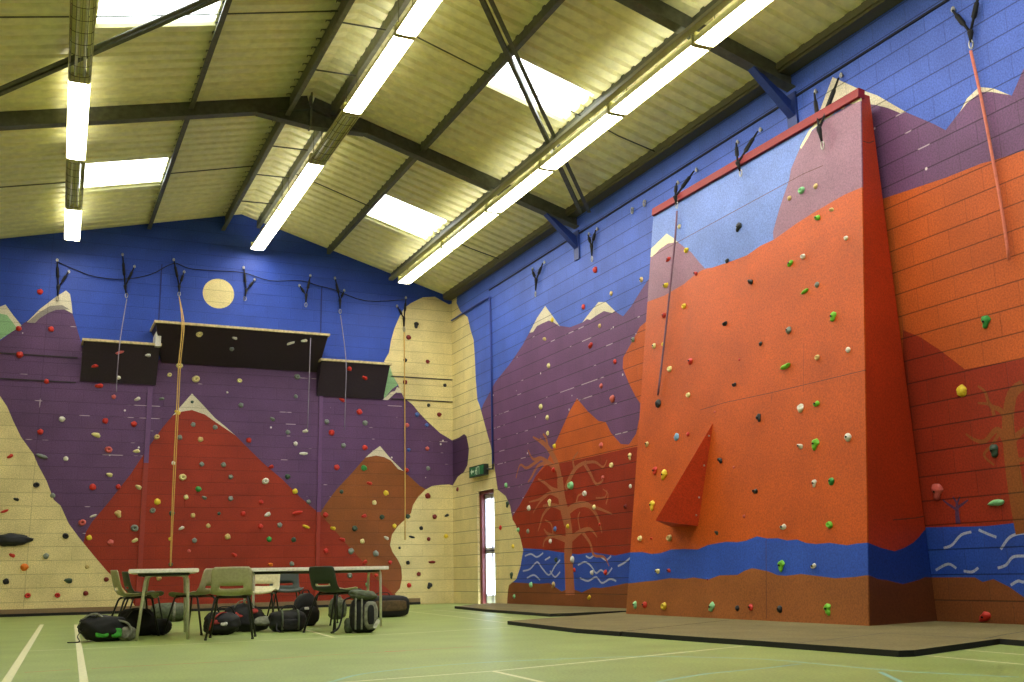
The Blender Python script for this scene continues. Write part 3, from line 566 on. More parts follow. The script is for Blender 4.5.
# ================================================================== OVERHANG BOXES (far wall)
black = base('very dark purple overhang board', (40, 24, 38), .6, grain=.12); timber = base('raw timber edge', (190, 172, 122), .7, grain=.15, gscale=20)
PANELS = []
def overhang(lb, bl, br, tl, tr, Yt):
    BL_, BR_ = FAR.P(FAR.px(*bl)), FAR.P(FAR.px(*br)); TLp, TRp = onY(*tl, Yt), onY(*tr, Yt)
    z = (TLp.z+TRp.z)/2; zb = (BL_.z+BR_.z)/2; BL_.z = BR_.z = zb; TLp.z = TRp.z = z
    BL_.y = BR_.y = D-.04
    c = (BL_+BR_)/2; c.y = D
    t = empty('overhang_box', lb, 'climbing overhang', c, group='overhang boxes on the far wall')
    bm = bmesh.new(); wl, wr = Vector((TLp.x, D-.012, z)), Vector((TRp.x, D-.012, z))
    pl = Plane(BL_, BR_-BL_, TLp-BL_)
    vs = [bm.verts.new(p) for p in (BL_, BR_, TRp, TLp, Vector((BL_.x, D-.012, zb)), Vector((BR_.x, D-.012, zb)), wr, wl)]
    for q in ((0, 1, 2, 3), (0, 3, 7, 4), (1, 5, 6, 2), (3, 2, 6, 7), (0, 4, 5, 1)): bm.faces.new([vs[i] for i in q])
    rel(build('front_board', bm, black), t)
    bm = bmesh.new(); box(bm, (TLp.x-.03, Yt-.05, z), (TRp.x+.03, D-.012, z+.045)); rel(build('timber_edge', bm, timber), t)
    PANELS.append((pl, [pl.uv(p) for p in (BL_, BR_, TRp, TLp)])); return t, pl
t1, P1 = overhang('left dark overhang box on the far wall, the lowest at left of the long one', (80, 381), (155.6, 385.4), (83.8, 341), (160, 346), 21.03)
t2_, P2 = overhang('long middle dark overhang box on the far wall under the painted moon', (161.7, 362), (317, 373), (156, 321.5), (328, 337.5), 20.65)
t3, P3 = overhang('right dark overhang box on the far wall beside the cream cloud', (316.4, 395), (382.7, 400.2), (321.7, 360), (390, 366), 21.03)
bm = bmesh.new(); q = onY(158.5, 338, 20.9); box(bm, (q.x-.05, 20.9, q.z-.16), (q.x+.05, D-.02, q.z+.13)); rel(build('white_bracket', bm, base('white painted bracket', (206, 204, 190), .6)), t2_)

# ================================================================== CLIMBING HOLDS
HC = {'r': ('red', (192, 46, 34)), 'p': ('pink', (196, 92, 84)), 'm': ('maroon', (116, 26, 24)), 'o': ('orange', (222, 118, 28)), 't': ('tan', (198, 172, 110)), 'c': ('cream', (226, 214, 150)),
      'w': ('white', (214, 210, 196)), 'g': ('grey', (120, 128, 118)), 'k': ('black', (28, 30, 32)), 'n': ('dark green', (50, 72, 58)), 'G': ('green', (52, 142, 66)), 'L': ('lime green', (112, 190, 48)),
      'b': ('blue', (70, 98, 168)), 'B': ('pale blue', (120, 164, 196)), 'M': ('mint green', (132, 196, 140)), 'y': ('yellow', (224, 196, 52))}
SHAPE = {'b': ('rounded', 'knob'), 'w': ('flat-topped', 'wedge'), 'j': ('ring-shaped', 'jug'), 's': ('ridged', 'shell'), 'l': ('long', 'sausage'), 'd': ('twin-lobed', 'lump')}
def hmesh(kind, seed):
    bm = bmesh.new(); rnd = random.Random(seed)
    if kind == 'j':
        bmesh.ops.create_icosphere(bm, subdivisions=3, radius=1)
        for v in bm.verts:
            r = math.hypot(v.co.x, v.co.y+.06); z = max(v.co.z, -.15)
            if v.co.z > 0: z = .62*v.co.z-.62*math.exp(-(r/.34)**2)*1.0+.30*math.exp(-((r-.62)/.2)**2)
            v.co.z = max(z, 0.02) if v.co.z > 0 else 0
            v.co.x *= 1.0; v.co.y *= .86+.14*v.co.x*rnd.uniform(-1, 1)
    else:
        bmesh.ops.create_icosphere(bm, subdivisions=3, radius=1)
        off = Vector((rnd.uniform(0, 9), rnd.uniform(0, 9), rnd.uniform(0, 9)))
        for v in bm.verts:
            d = v.co.copy(); n = noise.noise(d*1.5+off)*.28+noise.noise(d*4+off)*.05; v.co = d*(1+n)
            x, y, z = v.co
            if kind == 'b': z *= .8
            elif kind == 'w': y *= .62+.16*x; z = z*.62*(1+.55*y); x *= 1.12
            elif kind == 's': z *= .62; z += .10*math.sin(9*math.atan2(y+.8, x))*max(0, d.z)
            elif kind == 'l': x *= 1.25; y *= .42; z *= .55; z += .12*abs(x)
            elif kind == 'd': f = .62+.42*abs(math.sin(1.7*y+.5)); x *= f; z *= .75*f; y *= 1.15
            v.co = Vector((x, y, max(z, -.02)))
    me = bpy.data.meshes.new('hold_'+SHAPE[kind][1]); bm.to_mesh(me); bm.free()
    for p in me.polygons: p.use_smooth = True
    me.materials.append(None); return me
HM = {(k, i): hmesh(k, 31*i+ord(k)) for k in SHAPE for i in range(3)}
bmsh = bmesh.new(); bmesh.ops.create_cone(bmsh, segments=8, radius1=.011, radius2=.011, depth=.012, cap_ends=True); BOLT_AND_HOLE = bpy.data.meshes.new('bolt'); bmsh.to_mesh(BOLT_AND_HOLE); bmsh.free(); BOLT_AND_HOLE.materials.append(base('dark bolt and jug hole', (34, 34, 34), .4, .7))
H = []   # (plane, plane name, region, colour key, shape key, uv, size, px)
def tile(pl, pname, layers, ox, oy, sc, data):
    for it in data.split(';'):
        f = it.split()
        if not f: continue
        x, y, s = ox+float(f[0])/sc, oy+float(f[1])/sc, float(f[2])/sc
        c = f[3]; sh = f[4] if len(f) > 4 else 'b'
        uv = pl.px(x, y); P = pl.P(uv); depth = (P-EYE).dot(fwd)
        H.append((pl, pname, region(uv, layers) if layers else None, c, sh, uv, s*depth/F*.5*.93, (x, y)))
FL = ('far wall', far_layers)
T = lambda *a: tile(FAR, FL[0], FL[1], *a)
T(0, 380, 5.683, "265 8 30 r;562 33 44 r w;647 96 26 p;353 222 34 w;598 232 34 r;230 295 34 r;545 312 44 c w;57 434 34 r w;240 434 56 g l;375 447 28 w;617 396 46 p j;621 538 36 c w;528 608 38 r;672 607 30 r;207 596 38 k j;300 656 30 g")
T(100, 360, 5.683, "212 222 34 w w;193 364 34 r;207 518 34 c w;350 220 28 g w;395 84 30 c j;545 108 48 c j;452 32 42 c j;440 297 36 y w;524 238 18 n;323 437 34 t j;530 367 28 g;655 382 28 g;453 440 30 g;571 452 32 t;418 586 24 w;578 592 28 g;470 665 46 c j")
T(200, 360, 5.683, "225 117 32 c j;155 184 12 w;233 257 30 g;545 207 24 g;552 95 38 g j;411 335 32 g w;500 410 28 g;598 404 34 w w;543 476 26 w;588 532 42 w l;277 456 32 r;403 607 32 r w;498 662 32 n;133 595 30 g;175 665 28 g")
T(300, 380, 5.683, "238 113 32 r w;337 181 34 r;152 238 30 g;370 244 32 g;179 299 36 r;247 373 30 g;369 384 32 r;608 257 26 p;665 197 28 b;618 397 22 b;605 513 28 r;209 497 34 r;364 500 36 G;394 587 32 r w;236 635 24 n;489 642 32 y;597 12 28 m")
T(100, 470, 5.683, "105 97 30 p;218 97 38 c w;327 180 38 y;299 230 36 g j;105 250 40 t d;197 330 48 g j;198 400 36 c w;61 412 34 p;560 108 34 G;489 154 28 c;592 157 30 g w;409 246 32 n;528 258 28 t;677 248 20 n;462 331 30 w w;615 317 26 t;537 401 30 g;506 460 20 p;397 392 20 y;402 537 26 n;335 614 30 t;501 610 24 r")
T(200, 470, 5.683, "174 163 30 g;372 63 44 w j;540 121 32 y;617 181 26 g;347 182 28 r;121 247 30 g;245 249 30 r;383 254 38 w w;553 243 52 r l;343 320 30 r;453 313 30 g;603 322 38 y l;157 379 34 t;393 394 32 G;533 396 30 n;193 482 34 r w;400 537 30 o w;522 533 28 g")
T(300, 490, 5.683, "145 142 32 r;363 148 32 r w;466 153 30 n;422 72 28 c;537 205 26 y;490 272 28 w w;187 217 32 y w;311 219 34 n;240 282 34 r w;354 291 28 c;290 348 36 g;431 361 36 g;147 346 30 r;368 410 32 r w;512 411 24 r;282 486 32 g;383 537 26 M;432 485 22 r;613 150 28 n;566 329 16 k;635 267 32 k l;613 413 24 k;675 478 26 m;620 541 28 r")
T(0, 490, 5.683, "92 53 30 k w;27 120 38 r l;373 261 38 k j;68 371 34 r w;262 376 34 g;140 438 44 o;34 520 36 k;387 515 46 n w;605 508 28 m;157 600 36 r j;327 598 34 r j;488 587 30 m;495 437 24 t;467 185 46 p j;530 147 32 w l;507 271 32 y;629 297 32 p")
T(0, 250, 5.683, "228 238 34 r;107 446 32 r;290 450 34 r;112 596 40 r")
T(340, 270, 5.683, "434 312 34 k d;389 383 30 m;371 513 24 k;498 520 24 m;370 636 34 m;596 655 22 k")
T(400, 400, 5.683, "163 30 22 k;223 82 28 m;157 545 34 m;155 277 26 p;160 388 26 g;152 143 24 b")
T(400, 500, 5.683, "197 95 28 m;265 88 26 k w;120 160 24 k;67 212 30 k l;163 222 24 m;262 205 26 y;45 357 24 k;182 353 38 m l;107 420 26 r;52 484 26 r;168 488 34 k d")
for pl, nm in ((P1, 'left dark overhang box'),): tile(pl, nm, None, 0, 250, 5.683, "538 660 34 r w;681 582 42 p l;840 598 32 w w;675 725 24 w")
tile(P2, 'long dark overhang box', None, 220, 250, 5.683, "83 500 30 w w;67 562 28 g;403 528 40 w l;478 515 36 w w;-117 477 42 c j")
tile(P3, 'right dark overhang box', None, 340, 270, 5.683, "54 561 28 r;140 612 34 r w")
T = lambda *a: tile(RGT, 'right wall', rgt_layers, *a)
T(500, 460, 4.871, "31 123 26 M;38 215 30 n d;143 234 28 w;243 207 32 c d;262 48 28 r;348 124 48 M j;415 163 34 w j;461 229 26 c;545 25 32 c j;503 86 22 p;637 128 22 w;613 227 24 m;4 330 24 r;91 340 24 M;138 347 24 g;270 336 26 b;332 322 24 y;486 315 16 r;247 396 24 w;65 420 22 y;275 486 26 n;355 485 34 w;364 536 22 r;450 549 26 w;516 548 28 r;58 561 30 n d;153 608 28 M;262 610 30 t d;71 664 22 M;436 670 30 y w;-205 143 22 m")
T(500, 300, 4.871, "218 190 30 t w;256 97 24 y;408 34 28 r;487 126 22 t;443 222 36 r w;650 193 28 g;562 300 26 r;239 320 26 c;494 419 26 p;550 480 40 p;201 520 28 c;232 573 26 c;234 648 24 c")
T(500, 180, 4.871, "466 438 34 r;543 553 24 t;691 485 28 t")
T(420, 420, 2.842, "383 74 14 y;516 72 18 p;597 103 18 c d")
T(900, 400, 5.5, "520 280 72 n d;207 505 84 p d;535 565 88 M l;341 -51 70 y s;473 -430 66 G d;468 1194 76 r w")
T = lambda *a: tile(SLB, 'climbing slab', slab_layers, *a)
T(640, 200, 4.871, "193 130 24 c;228 245 34 y j;139 290 32 r w;272 358 32 r w;127 417 40 y w;216 517 32 y j;118 562 30 r;482 133 44 k d;426 296 28 k;539 398 42 k w;415 604 34 k w")
T(760, 170, 5.683, "169 160 32 t;239 117 52 M j;318 93 34 t;407 226 36 t w;327 272 50 L w;491 387 34 w j;247 492 40 w j;174 532 46 L w;326 653 36 g")
T(760, 290, 5.683, "258 8 50 L l;417 152 56 L d;165 230 44 g;327 384 40 t j;503 341 36 w;150 434 70 L l;5 305 28 k")
T(640, 330, 4.871, "70 78 28 c;116 70 28 y j;247 152 34 r;147 190 36 c j;237 317 32 c j;485 144 14 r;585 64 34 k;460 267 32 k w;580 428 40 k d;92 358 44 k;179 521 40 B s;235 508 24 r;36 556 28 t;391 635 40 k w;365 400 12 p")
T(760, 400, 5.683, "232 46 54 w s;322 23 50 L w;229 263 46 w w;316 251 62 L d;503 213 52 w;310 474 42 w d;408 462 48 G")
T(620, 440, 4.871, "172 150 40 r d;217 170 48 y d;158 318 44 y d;100 480 34 c j;153 480 20 r w;243 478 42 t j;659 250 40 k w;471 452 30 k w;555 133 14 p;605 372 18 p;184 640 36 c w;238 636 30 r w")
T(740, 510, 5.246, "228 90 46 w w;472 78 48 L j;218 292 54 L d;387 295 40 w w;211 521 40 k;462 520 56 L d")
T(620, 540, 6.82, "105 443 50 M d;172 443 48 r;303 452 62 y j;628 458 66 M d;802 465 40 k;895 460 48 r;598 270 14 m")
_u = []
for h in H:
    if all(math.hypot(h[7][0]-q[7][0], h[7][1]-q[7][1]) > 3.2 for q in _u): _u.append(h)
H = _u; groups = {}
for i, h in enumerate(H): groups.setdefault((h[1], h[2], h[3], h[4]), []).append(i)
hlabel = {}
for k, ids in groups.items():
    col, (adj, noun) = HC[k[2]][0], SHAPE[k[3]]
    place = 'on the '+k[0] if k[1] is None else 'on the %s %s' % (k[0], k[1])
    ids.sort(key=lambda i: -H[i][7][1]); n = len(ids)
    for j, i in enumerate(ids):
        s = '%s %s hold %s' % (adj, col, place)
        if n > 1: s += ', ' + ('lowest' if j == 0 else 'highest' if j == n-1 else ORD[j]+' lowest' if j <= n/2 else ORD[n-1-j]+' highest') + ' of its kind'
        hlabel[i] = s
HMAT = {k: base('hold '+v[0], v[1], .5, spec=.4, grain=.08, gscale=60) for k, v in HC.items()}
for i, (pl, pname, reg, c, sh, uv, r, px) in enumerate(H):
    rnd = random.Random(i*7+3)
    o = link('climbing_hold', HM[(sh, i % 3)])
    ang = rnd.uniform(-.6, .6)
    R3 = Matrix((pl.u, pl.v, pl.n)).transposed().to_4x4()
    o.matrix_world = Matrix.Translation(pl.P(uv, off=.001)) @ R3 @ Matrix.Rotation(ang, 4, 'Z') @ Matrix.Diagonal((r, r, r, 1))
    o.material_slots[0].link = 'OBJECT'; o.material_slots[0].material = HMAT[c]
    tag(o, hlabel[i], 'climbing hold', {'far wall': 'climbing holds on the far wall', 'right wall': 'climbing holds on the right wall', 'climbing slab': 'climbing holds on the climbing slab'}.get(pname, 'climbing holds on the overhang boxes'))
    if sh == 'j':
        q = link('bolt', BOLT_AND_HOLE, o); q.matrix_basis = Matrix.Translation((0, -.06, .15)) @ Matrix.Diagonal((28, 28, 4, 1))  # jugs: widened dark disc in the hollow, shade of the hole as colour
    if px[0] > 620 and r > .035 and sh in 'bwd':
        q = link('bolt', BOLT_AND_HOLE, o); q.matrix_parent_inverse = Matrix.Identity(4); zb = max(v.co.z for v in o.data.vertices if abs(v.co.x) < .3 and abs(v.co.y) < .3); q.matrix_basis = Matrix.Translation((0, 0, zb)) @ Matrix.Diagonal((1/r, 1/r, 1/r, 1))
# the long dark slot-like hold low on the cream slope
A, B = FAR.P(FAR.px(-4, 540)), FAR.P(FAR.px(32, 541))
bm = bmesh.new(); bmesh.ops.create_icosphere(bm, subdivisions=4, radius=1)
for v in bm.verts:
    d = v.co.copy(); k = 1+.18*noise.noise(d*2.2)+.06*noise.noise(d*7); x, y, z = d*k
    v.co = Vector(((A.x+B.x)/2+x*(B.x-A.x)/2*1.02, D-max(y, -.02)*.09 if True else 0, A.z+z*.115*(1-.25*x)))
o = build('climbing_hold', bm, HMAT['k'], smooth=True); tag(o, 'very long black rail-like hold low on the cream slope at the left edge', 'climbing hold', 'climbing holds on the far wall')

# ================================================================== ANCHOR SLINGS, CABLES, ROPES
sling_m = base('black sling webbing', (14, 14, 16), .8); metal = base('bright karabiner metal', (170, 168, 158), .35, .9)
def ring(bm, c, u, v, a, b, r): tube(bm, [c+u*(a*math.cos(k*PI/6))+v*(b*math.sin(k*PI/6)) for k in range(13)], r, 5)
def sling(pl, a, b, j, e_, lb, cap='anchor sling', k=1.0, pl2=None):
    P = [pl.P(pl.px(*q), off=.05) for q in (a, b)]+[(pl2 or pl).P((pl2 or pl).px(*q), off=.10 if pl2 and q is j else .05) for q in (j, e_)]
    t = empty('anchor_sling', lb, cap, pl.P(pl.px(*j)), group='anchor slings on the '+('far' if pl is FAR else 'right')+' wall')
    for q in (0, 1):
        bm = bmesh.new(); top, jo = P[q], P[2]; d = jo-top
        tube(bm, [top+d*.06, top+d*.25, top+d*.30, top+d*.62, top+d*.68, jo], [.012*k, .014*k, .026*k, .028*k, .014*k, .014*k], 7); rel(build('sling_strap', bm, sling_m), t)
        bm = bmesh.new(); ring(bm, top-pl.n*.02, pl.u, pl.v, .018*k, .028*k, .008*k); tube(bm, [top-pl.n*.05, top-pl.n*.01], .011*k, 8); rel(build('bolt_hanger', bm, metal), t)
    bm = bmesh.new(); d = P[3]-P[2]; tube(bm, [P[2]-d*.15, P[2], P[2]+d*.25, P[2]+d*.66], [.028*k, .032*k, .022*k, .012*k], 7); rel(build('sling_strap', bm, sling_m), t)
    bm = bmesh.new(); ring(bm, P[3]-d.normalized()*.03, pl.u, pl.v, .024*k, .048*k, .008*k); rel(build('karabiner', bm, metal), t)
    return P
fs = [((57.2, 260.6), (68.8, 272), (58.4, 287.8), (57.7, 301), 'leftmost sling on the far wall, its ring over the snow cap'),
      ((122.5, 255), (134.3, 267), (125, 287), (126.4, 297.5), 'black Y sling on blue above the left overhang box'),
      ((173.6, 260.2), (184, 272.3), (179, 287), (178.7, 296), 'black Y sling left of the painted moon, holding the doubled rope'),
      ((243.4, 268), (254.3, 280), (246, 291), (244.3, 300.5), 'black Y sling just right of the painted moon'),
      ((310, 276), (299.2, 286), (305.7, 296), (305.3, 306.7), 'black Y sling above the right end of the long overhang box'),
      ((334.6, 278.5), (343.8, 290.9), (339.5, 301), (339.5, 313.3), 'black Y sling on blue above the right overhang box'),
      ((405.5, 298), (396.7, 306.4), (403.3, 319), (403.3, 331), 'black Y sling at the edge of the tall cream cloud')]
for s in fs: sling(FAR, *s[:4], s[4])
rs = [((533.9, 269.3), (545.6, 262.5), (538.4, 280.6), (537.8, 296), 'black Y sling on the blue right wall above the first snowy peak, farthest along'),
      ((590.3, 234.4), (598.5, 229.3), (594, 246.7), (594.6, 261), 'black Y sling on the blue right wall between the bracket and the slab'),
      ((679.4, 183), (698, 170), (681, 199), (680, 208), 'black Y sling over the left end of the red beam, holding the slab rope'),
      ((739, 142.6), (762, 130), (744, 165.5), (744.4, 176), 'black Y sling over the middle of the red beam'),
      ((817.3, 92), (843, 75.7), (826, 132), (826.5, 149), 'long black Y sling over the right end of the red beam'),
      ((955, 10), (983, -8), (974, 33.5), (974.7, 48), 'black Y sling at the top right of the right wall, holding a pink rope')]
for s in rs:
    sling(RGT, *s[:4], s[4], pl2=SLB if 'red beam' in s[4] else None)
for q, lb in (((633.7, 210.8), 'bare silver eyebolt on the blue right wall, the left one of two'), ((645.9, 203.5), 'bare silver eyebolt on the blue right wall, the right one of two')):
    bm = bmesh.new(); c = RGT.P(RGT.px(*q), off=.03); ring(bm, c, RGT.u, RGT.v, .03, .05, .010); tube(bm, [c-RGT.n*.05+RGT.v*.04, c+RGT.v*.04], .014, 8); tag(build('eyebolt', bm, metal), lb, 'eyebolt', 'bare eyebolts')
bm = bmesh.new(); tube(bm, [FAR.P(FAR.px(x, y), off=.03) for x, y in [(p.x, p.y) for p in sm2([(57, 262), (75, 270), (95, 277), (122, 279.5), (150, 275), (173, 264), (190, 269), (215, 271), (243, 273), (270, 281), (300, 281), (318, 286), (334, 290), (365, 301), (404, 300)], 4)]], .008, 6)
tag(build('slack_cable', bm, base('black cable', (18, 18, 24), .7)), 'thin black cable sagging between the slings along the far wall', 'cable')
gold = base('golden climbing rope', (204, 164, 84), .8); greyr = base('grey climbing rope', (132, 124, 140), .8); pinkr = base('pink orange climbing rope', (206, 116, 96), .8); lil = base('purple climbing rope', (108, 74, 92), .8)
def rope(pl, pts, r, m, lb, off=.06, n=4):
    bm = bmesh.new(); tube(bm, [pl.P(pl.px(p.x, p.y), off=off) for p in sm2(pts, n)], r, 6); return tag(build('climbing_rope', bm, m), lb, 'rope', 'ropes hanging from the slings')
def rope_multi(strands, r, m, lb):
    t = None
    for s in strands:
        bm = bmesh.new(); tube(bm, smooth_pts(s, 3), r, 6); 
        if t is None: t = tag(build('climbing_rope', bm, m), lb, 'rope', 'ropes hanging from the slings')
        else: build('rope_strand', bm, m, t)
    return t
def fz(x, y, off): return FAR.P(FAR.px(x, y), off=off)
offs = lambda y: .12 if y < 315 else (1.0 if y < 366 else .5)
st = []
for dx in (-.9, .9): st.append([fz(178.7, 298, .08), onY(183+dx, 322, 20.5), onY(181.5+dx, 345, 20.5), onY(179.5+dx, 365, 20.5), onY(177+dx, 420, 20.6), onY(174+dx, 480, 20.7), onY(171.5+dx*.6, 540, 20.8), onY(170.5+dx*.3, 566, 20.9)])
rope_multi(st, .010, gold, 'doubled golden rope hanging past the long overhang box down to the left table')
rope_multi([[fz(126.4, 300, .08), onY(120, 341, 20.9), onY(117, 378, 20.9), onY(116.5, 392, 20.9)]], .009, greyr, 'thin grey rope hanging over the left overhang box')
rope_multi([[onY(310.5, 338, 20.5), onY(309.5, 372, 20.55), onY(307.5, 430, 20.7)]], .009, greyr, 'thin grey rope hanging over the right end of the long overhang box')
rope_multi([[fz(339.5, 316, .08), onY(346, 360, 20.9), onY(345.5, 395, 20.95), onY(344.5, 430, 21.1)]], .009, greyr, 'thin grey rope hanging over the right overhang box')
rope_multi([[fz(403.3, 333, .07), fz(403.4, 430, .1), fz(403.6, 540, .1)]], .012, gold, 'single tan rope hanging down the left edge of the cream cloud')
rope_multi([[*[SLB.P(SLB.px(a_, b_), off=.05) for a_, b_ in ((680, 212), (678, 240), (672, 300), (666.5, 350), (661, 396))]]], .014, lil, 'thin purple rope hanging down the left side of the climbing slab')
rope_multi([[RGT.P(RGT.px(975, 52), off=.06), RGT.P(RGT.px(985, 100), off=.05), RGT.P(RGT.px(995, 156), off=.04), RGT.P(RGT.px(1004, 205), off=.04), RGT.P(RGT.px(1012, 260), off=.04)]], .016, pinkr, 'pink orange rope hanging at the top right of the right wall')

# exit sign over the door
c = RGT.P(RGT.px(481, 471)); t = empty('exit_sign', 'green fire exit sign box on the cream wall above the door', 'exit sign', c)
sg = base('exit sign green', (24, 104, 62), .4); swh = base('exit sign white', (206, 226, 206), .4); sdk = base('dark sign case', (24, 34, 28), .5)
bm = bmesh.new(); box(bm, (c.x-.10, c.y-.40, c.z-.11), (c.x, c.y+.40, c.z+.11)); rel(build('sign_case', bm, sdk), t)
bm = bmesh.new(); box(bm, (c.x-.106, c.y-.37, c.z-.09), (c.x-.1, c.y+.37, c.z+.09)); rel(build('sign_face', bm, sg), t)
def sgp(pts, nm='pictogram'):  # u right along the wall, v up
    bm = bmesh.new()
    for poly in pts: prism(bm, [(c.x-.107, c.y-u, c.z+v) for u, v in poly], (-.003, 0, 0))
    rel(build(nm, bm, swh), t)
sgp([[(.04, -.08), (.04, .08), (.16, .08), (.16, -.08), (.145, -.08), (.145, .065), (.055, .065), (.055, -.08)]], 'doorway_mark')
sgp([[(-.02, .05), (.0, .075), (.02, .05), (0, .03)], [(-.03, .03), (.01, .03), (.0, -.03), (-.03, -.03)], [(-.03, -.02), (-.005, -.02), (.035, -.08), (.01, -.08)], [(-.03, -.02), (-.01, -.02), (-.05, -.07), (-.08, -.07)], [(.0, .03), (.04, -.0), (.035, -.015), (.0, .01)], [(-.03, .03), (-.07, .0), (-.06, -.015), (-.03, .01)]], 'running_figure')
sgp([[(-.30, 0), (-.23, .06), (-.23, .02), (-.13, .02), (-.13, -.02), (-.23, -.02), (-.23, -.06)]], 'arrow_mark')
bm = bmesh.new(); tube(bm, [(W-.03, c.y-.40, c.z), (W-.03, 19.2, c.z-.02), (W-.03, 19.2, c.z+.2)], .02, 6); rel(build('feed_conduit', bm, base('dark conduit', (40, 40, 44), .5)), t)

# ================================================================== MATS
mat_top = blockpaint('worn tan mat top ', (122, 112, 72), 'x', plain=True, rough=.9, stain=.5); mat_side = base('black mat edge', (18, 18, 16), .8)
def mat(pts, lb, h=.042, dz=0):
    bm = bmesh.new(); prism(bm, [Vector((p[0], p[1], dz)) for p in pts], (0, 0, h), 1)
    for f in bm.faces:
        f.normal_update()
        if abs(f.normal.z) > .9: f.material_index = 0
    o = build('floor_mat', bm, [mat_top, mat_side]); return tag(o, lb, 'mat', 'mats along the right wall')
g = lambda x, y: onZ(x, y, 0).xy
far_pts = [g(454.6, 608.6), g(487, 612), g(550, 616.8), g(569, 616.2)]
mat([(W-.02, far_pts[0][1]+1.4)] + [tuple(p) for p in far_pts] + [(W-.02, far_pts[3][1]+.2)], 'far tan floor mat with black edge by the fire door and painted tree')
mA = [g(507.5, 624.6), g(576, 633), g(700, 642.2)]; mB = [g(760, 646.4), g(899, 657.2), g(914.7, 656.7), g(999.7, 644.4), g(1024, 646.4), g(1075, 651)]
mat([tuple(p) for p in mA[:2]]+[tuple(g(620, 636.3)), (W-.02, 10.6), (W-.02, far_pts[3][1]+.1)], 'tan floor mat at the left foot of the climbing slab, beside the far mat')
gq = g(620, 636.3)
bigmat = mat([(gq[0]+.01, gq[1]-.02)]+[tuple(g(700, 642.2))]+[tuple(p) for p in mB]+[(W-.02, mB[-1][1]-.3), (W-.02, 10.58)], 'big tan floor mat in front of the climbing slab')
bm = bmesh.new()
for pts in ([(799, 642.5), (830, 639.5), (868, 635), (885, 633)], [(885, 633), (940, 636), (985, 638.6)], [(985, 638.6), (1005, 634.5), (1024, 631.5)], [(552, 622.8), (580, 621), (616, 618.3)]):
    for q in ribbon([onZ(*p, .043).xy for p in pts], .018): bm.faces.new([bm.verts.new((v.x, v.y, .0430)) for v in q])
build('joint_line', bm, mat_side, bigmat)

# ================================================================== TABLES
tt = base('pale table top', (238, 234, 222), .4); tleg = base('grey enamelled table leg', (200, 198, 180), .35, .3); tdk = base('dark underframe', (34, 36, 30), .5)
def table(lb, x0, x1, y0, y1, zt, legs_along, rz=0):
    t = empty('folding_table', lb, 'table', ((x0+x1)/2, (y0+y1)/2, 0), rz, group='exam tables by the far wall')
    cx, cy = (x1-x0)/2, (y1-y0)/2
    bm = bmesh.new(); box(bm, (-cx, -cy, zt-.042), (cx, cy, zt)); bmesh.ops.bevel(bm, geom=bm.edges[:], offset=.006, segments=2, affect='EDGES'); build('table_top', bm, tt, t)
    bm = bmesh.new(); i = .10
    for a, b in (((-cx+i, -cy+i), (cx-i, -cy+i)), ((-cx+i, cy-i), (cx-i, cy-i)), ((-cx+i, -cy+i), (-cx+i, cy-i)), ((cx-i, -cy+i), (cx-i, cy-i))): tube(bm, [(a[0], a[1], zt-.055), (b[0], b[1], zt-.055)], .016, 6)
    build('underframe', bm, tdk, t)
    for e in (-1, 1):
        bm = bmesh.new()
        if legs_along == 'y':   # leg frames at the two ends along y, each an inverted U across x
            y = e*(cy-.12); w = cx-.10
            tube(bm, [(-w+.01, y, 0)]+smooth_pts([(-w+.06, y, zt-.14), (-w+.08, y, zt-.07), (-w+.15, y, zt-.05)], 4)+smooth_pts([(w-.10, y, zt-.05), (w-.02, y, zt-.07), (w, y, zt-.14)], 4)+[(w+.025, y, 0)], .016, 8)
        else:
            x = e*(cx-.08); w = cy-.08
            tube(bm, [(x, -w-.03, 0)]+smooth_pts([(x, -w, zt-.14), (x, -w+.02, zt-.07), (x, -w+.10, zt-.05)], 4)+smooth_pts([(x, w-.10, zt-.05), (x, w-.02, zt-.07), (x, w, zt-.14)], 4)+[(x, w+.03, 0)], .016, 8)
        build('leg_frame', bm, tleg, t)
    return t
table('long pale table seen end-on, the left one, by the bags', .03+.995, .0+1.700, 11.22, 13.02, .70, 'y', -.112)
table('pale table seen side-on with its long edge to the camera, the right one', 2.30, 3.97, 12.30, 12.96, .705, 'x')

# ================================================================== CHAIRS
def shell_bm(hole=True):
    prof = [(.225, .395), (.215, .425), (.17, .437), (.08, .428), (-.02, .42), (-.11, .424), (-.165, .445), (-.198, .488), (-.208, .518), (-.222, .57), (-.232, .61), (-.242, .65), (-.250, .685), (-.256, .705)]
    nu = 14; bm = bmesh.new(); g = []
    for i, (y, z) in enumerate(prof):
        w = (.17, .20, .21, .212, .212, .208, .205, .203, .20, .20, .20, .197, .19, .165)[i]; row = []
        for k in range(nu+1):
            u = -1+2*k/nu; dy = dz = 0
            if i < 6: dz = .022*u*u
            else: dy = .030*u*u
            if 5 <= i <= 8: dz += .012*u*u
            row.append(bm.verts.new((w*u, y+dy, z+dz)))
        g.append(row)
    for i in range(len(prof)-1):
        for k in range(nu):
            if hole and i == 7 and 3 <= k <= nu-4: continue
            bm.faces.new((g[i][k], g[i][k+1], g[i+1][k+1], g[i+1][k]))
    return bm
lg_dk = base('dark chair leg', (36, 38, 34), .45, .3)
CHM = {'olive': base('olive grey chair plastic', (168, 164, 128), .5), 'cream': base('cream chair plastic', (206, 200, 160), .5), 'dark': base('dark green grey chair plastic', (42, 54, 44), .5)}
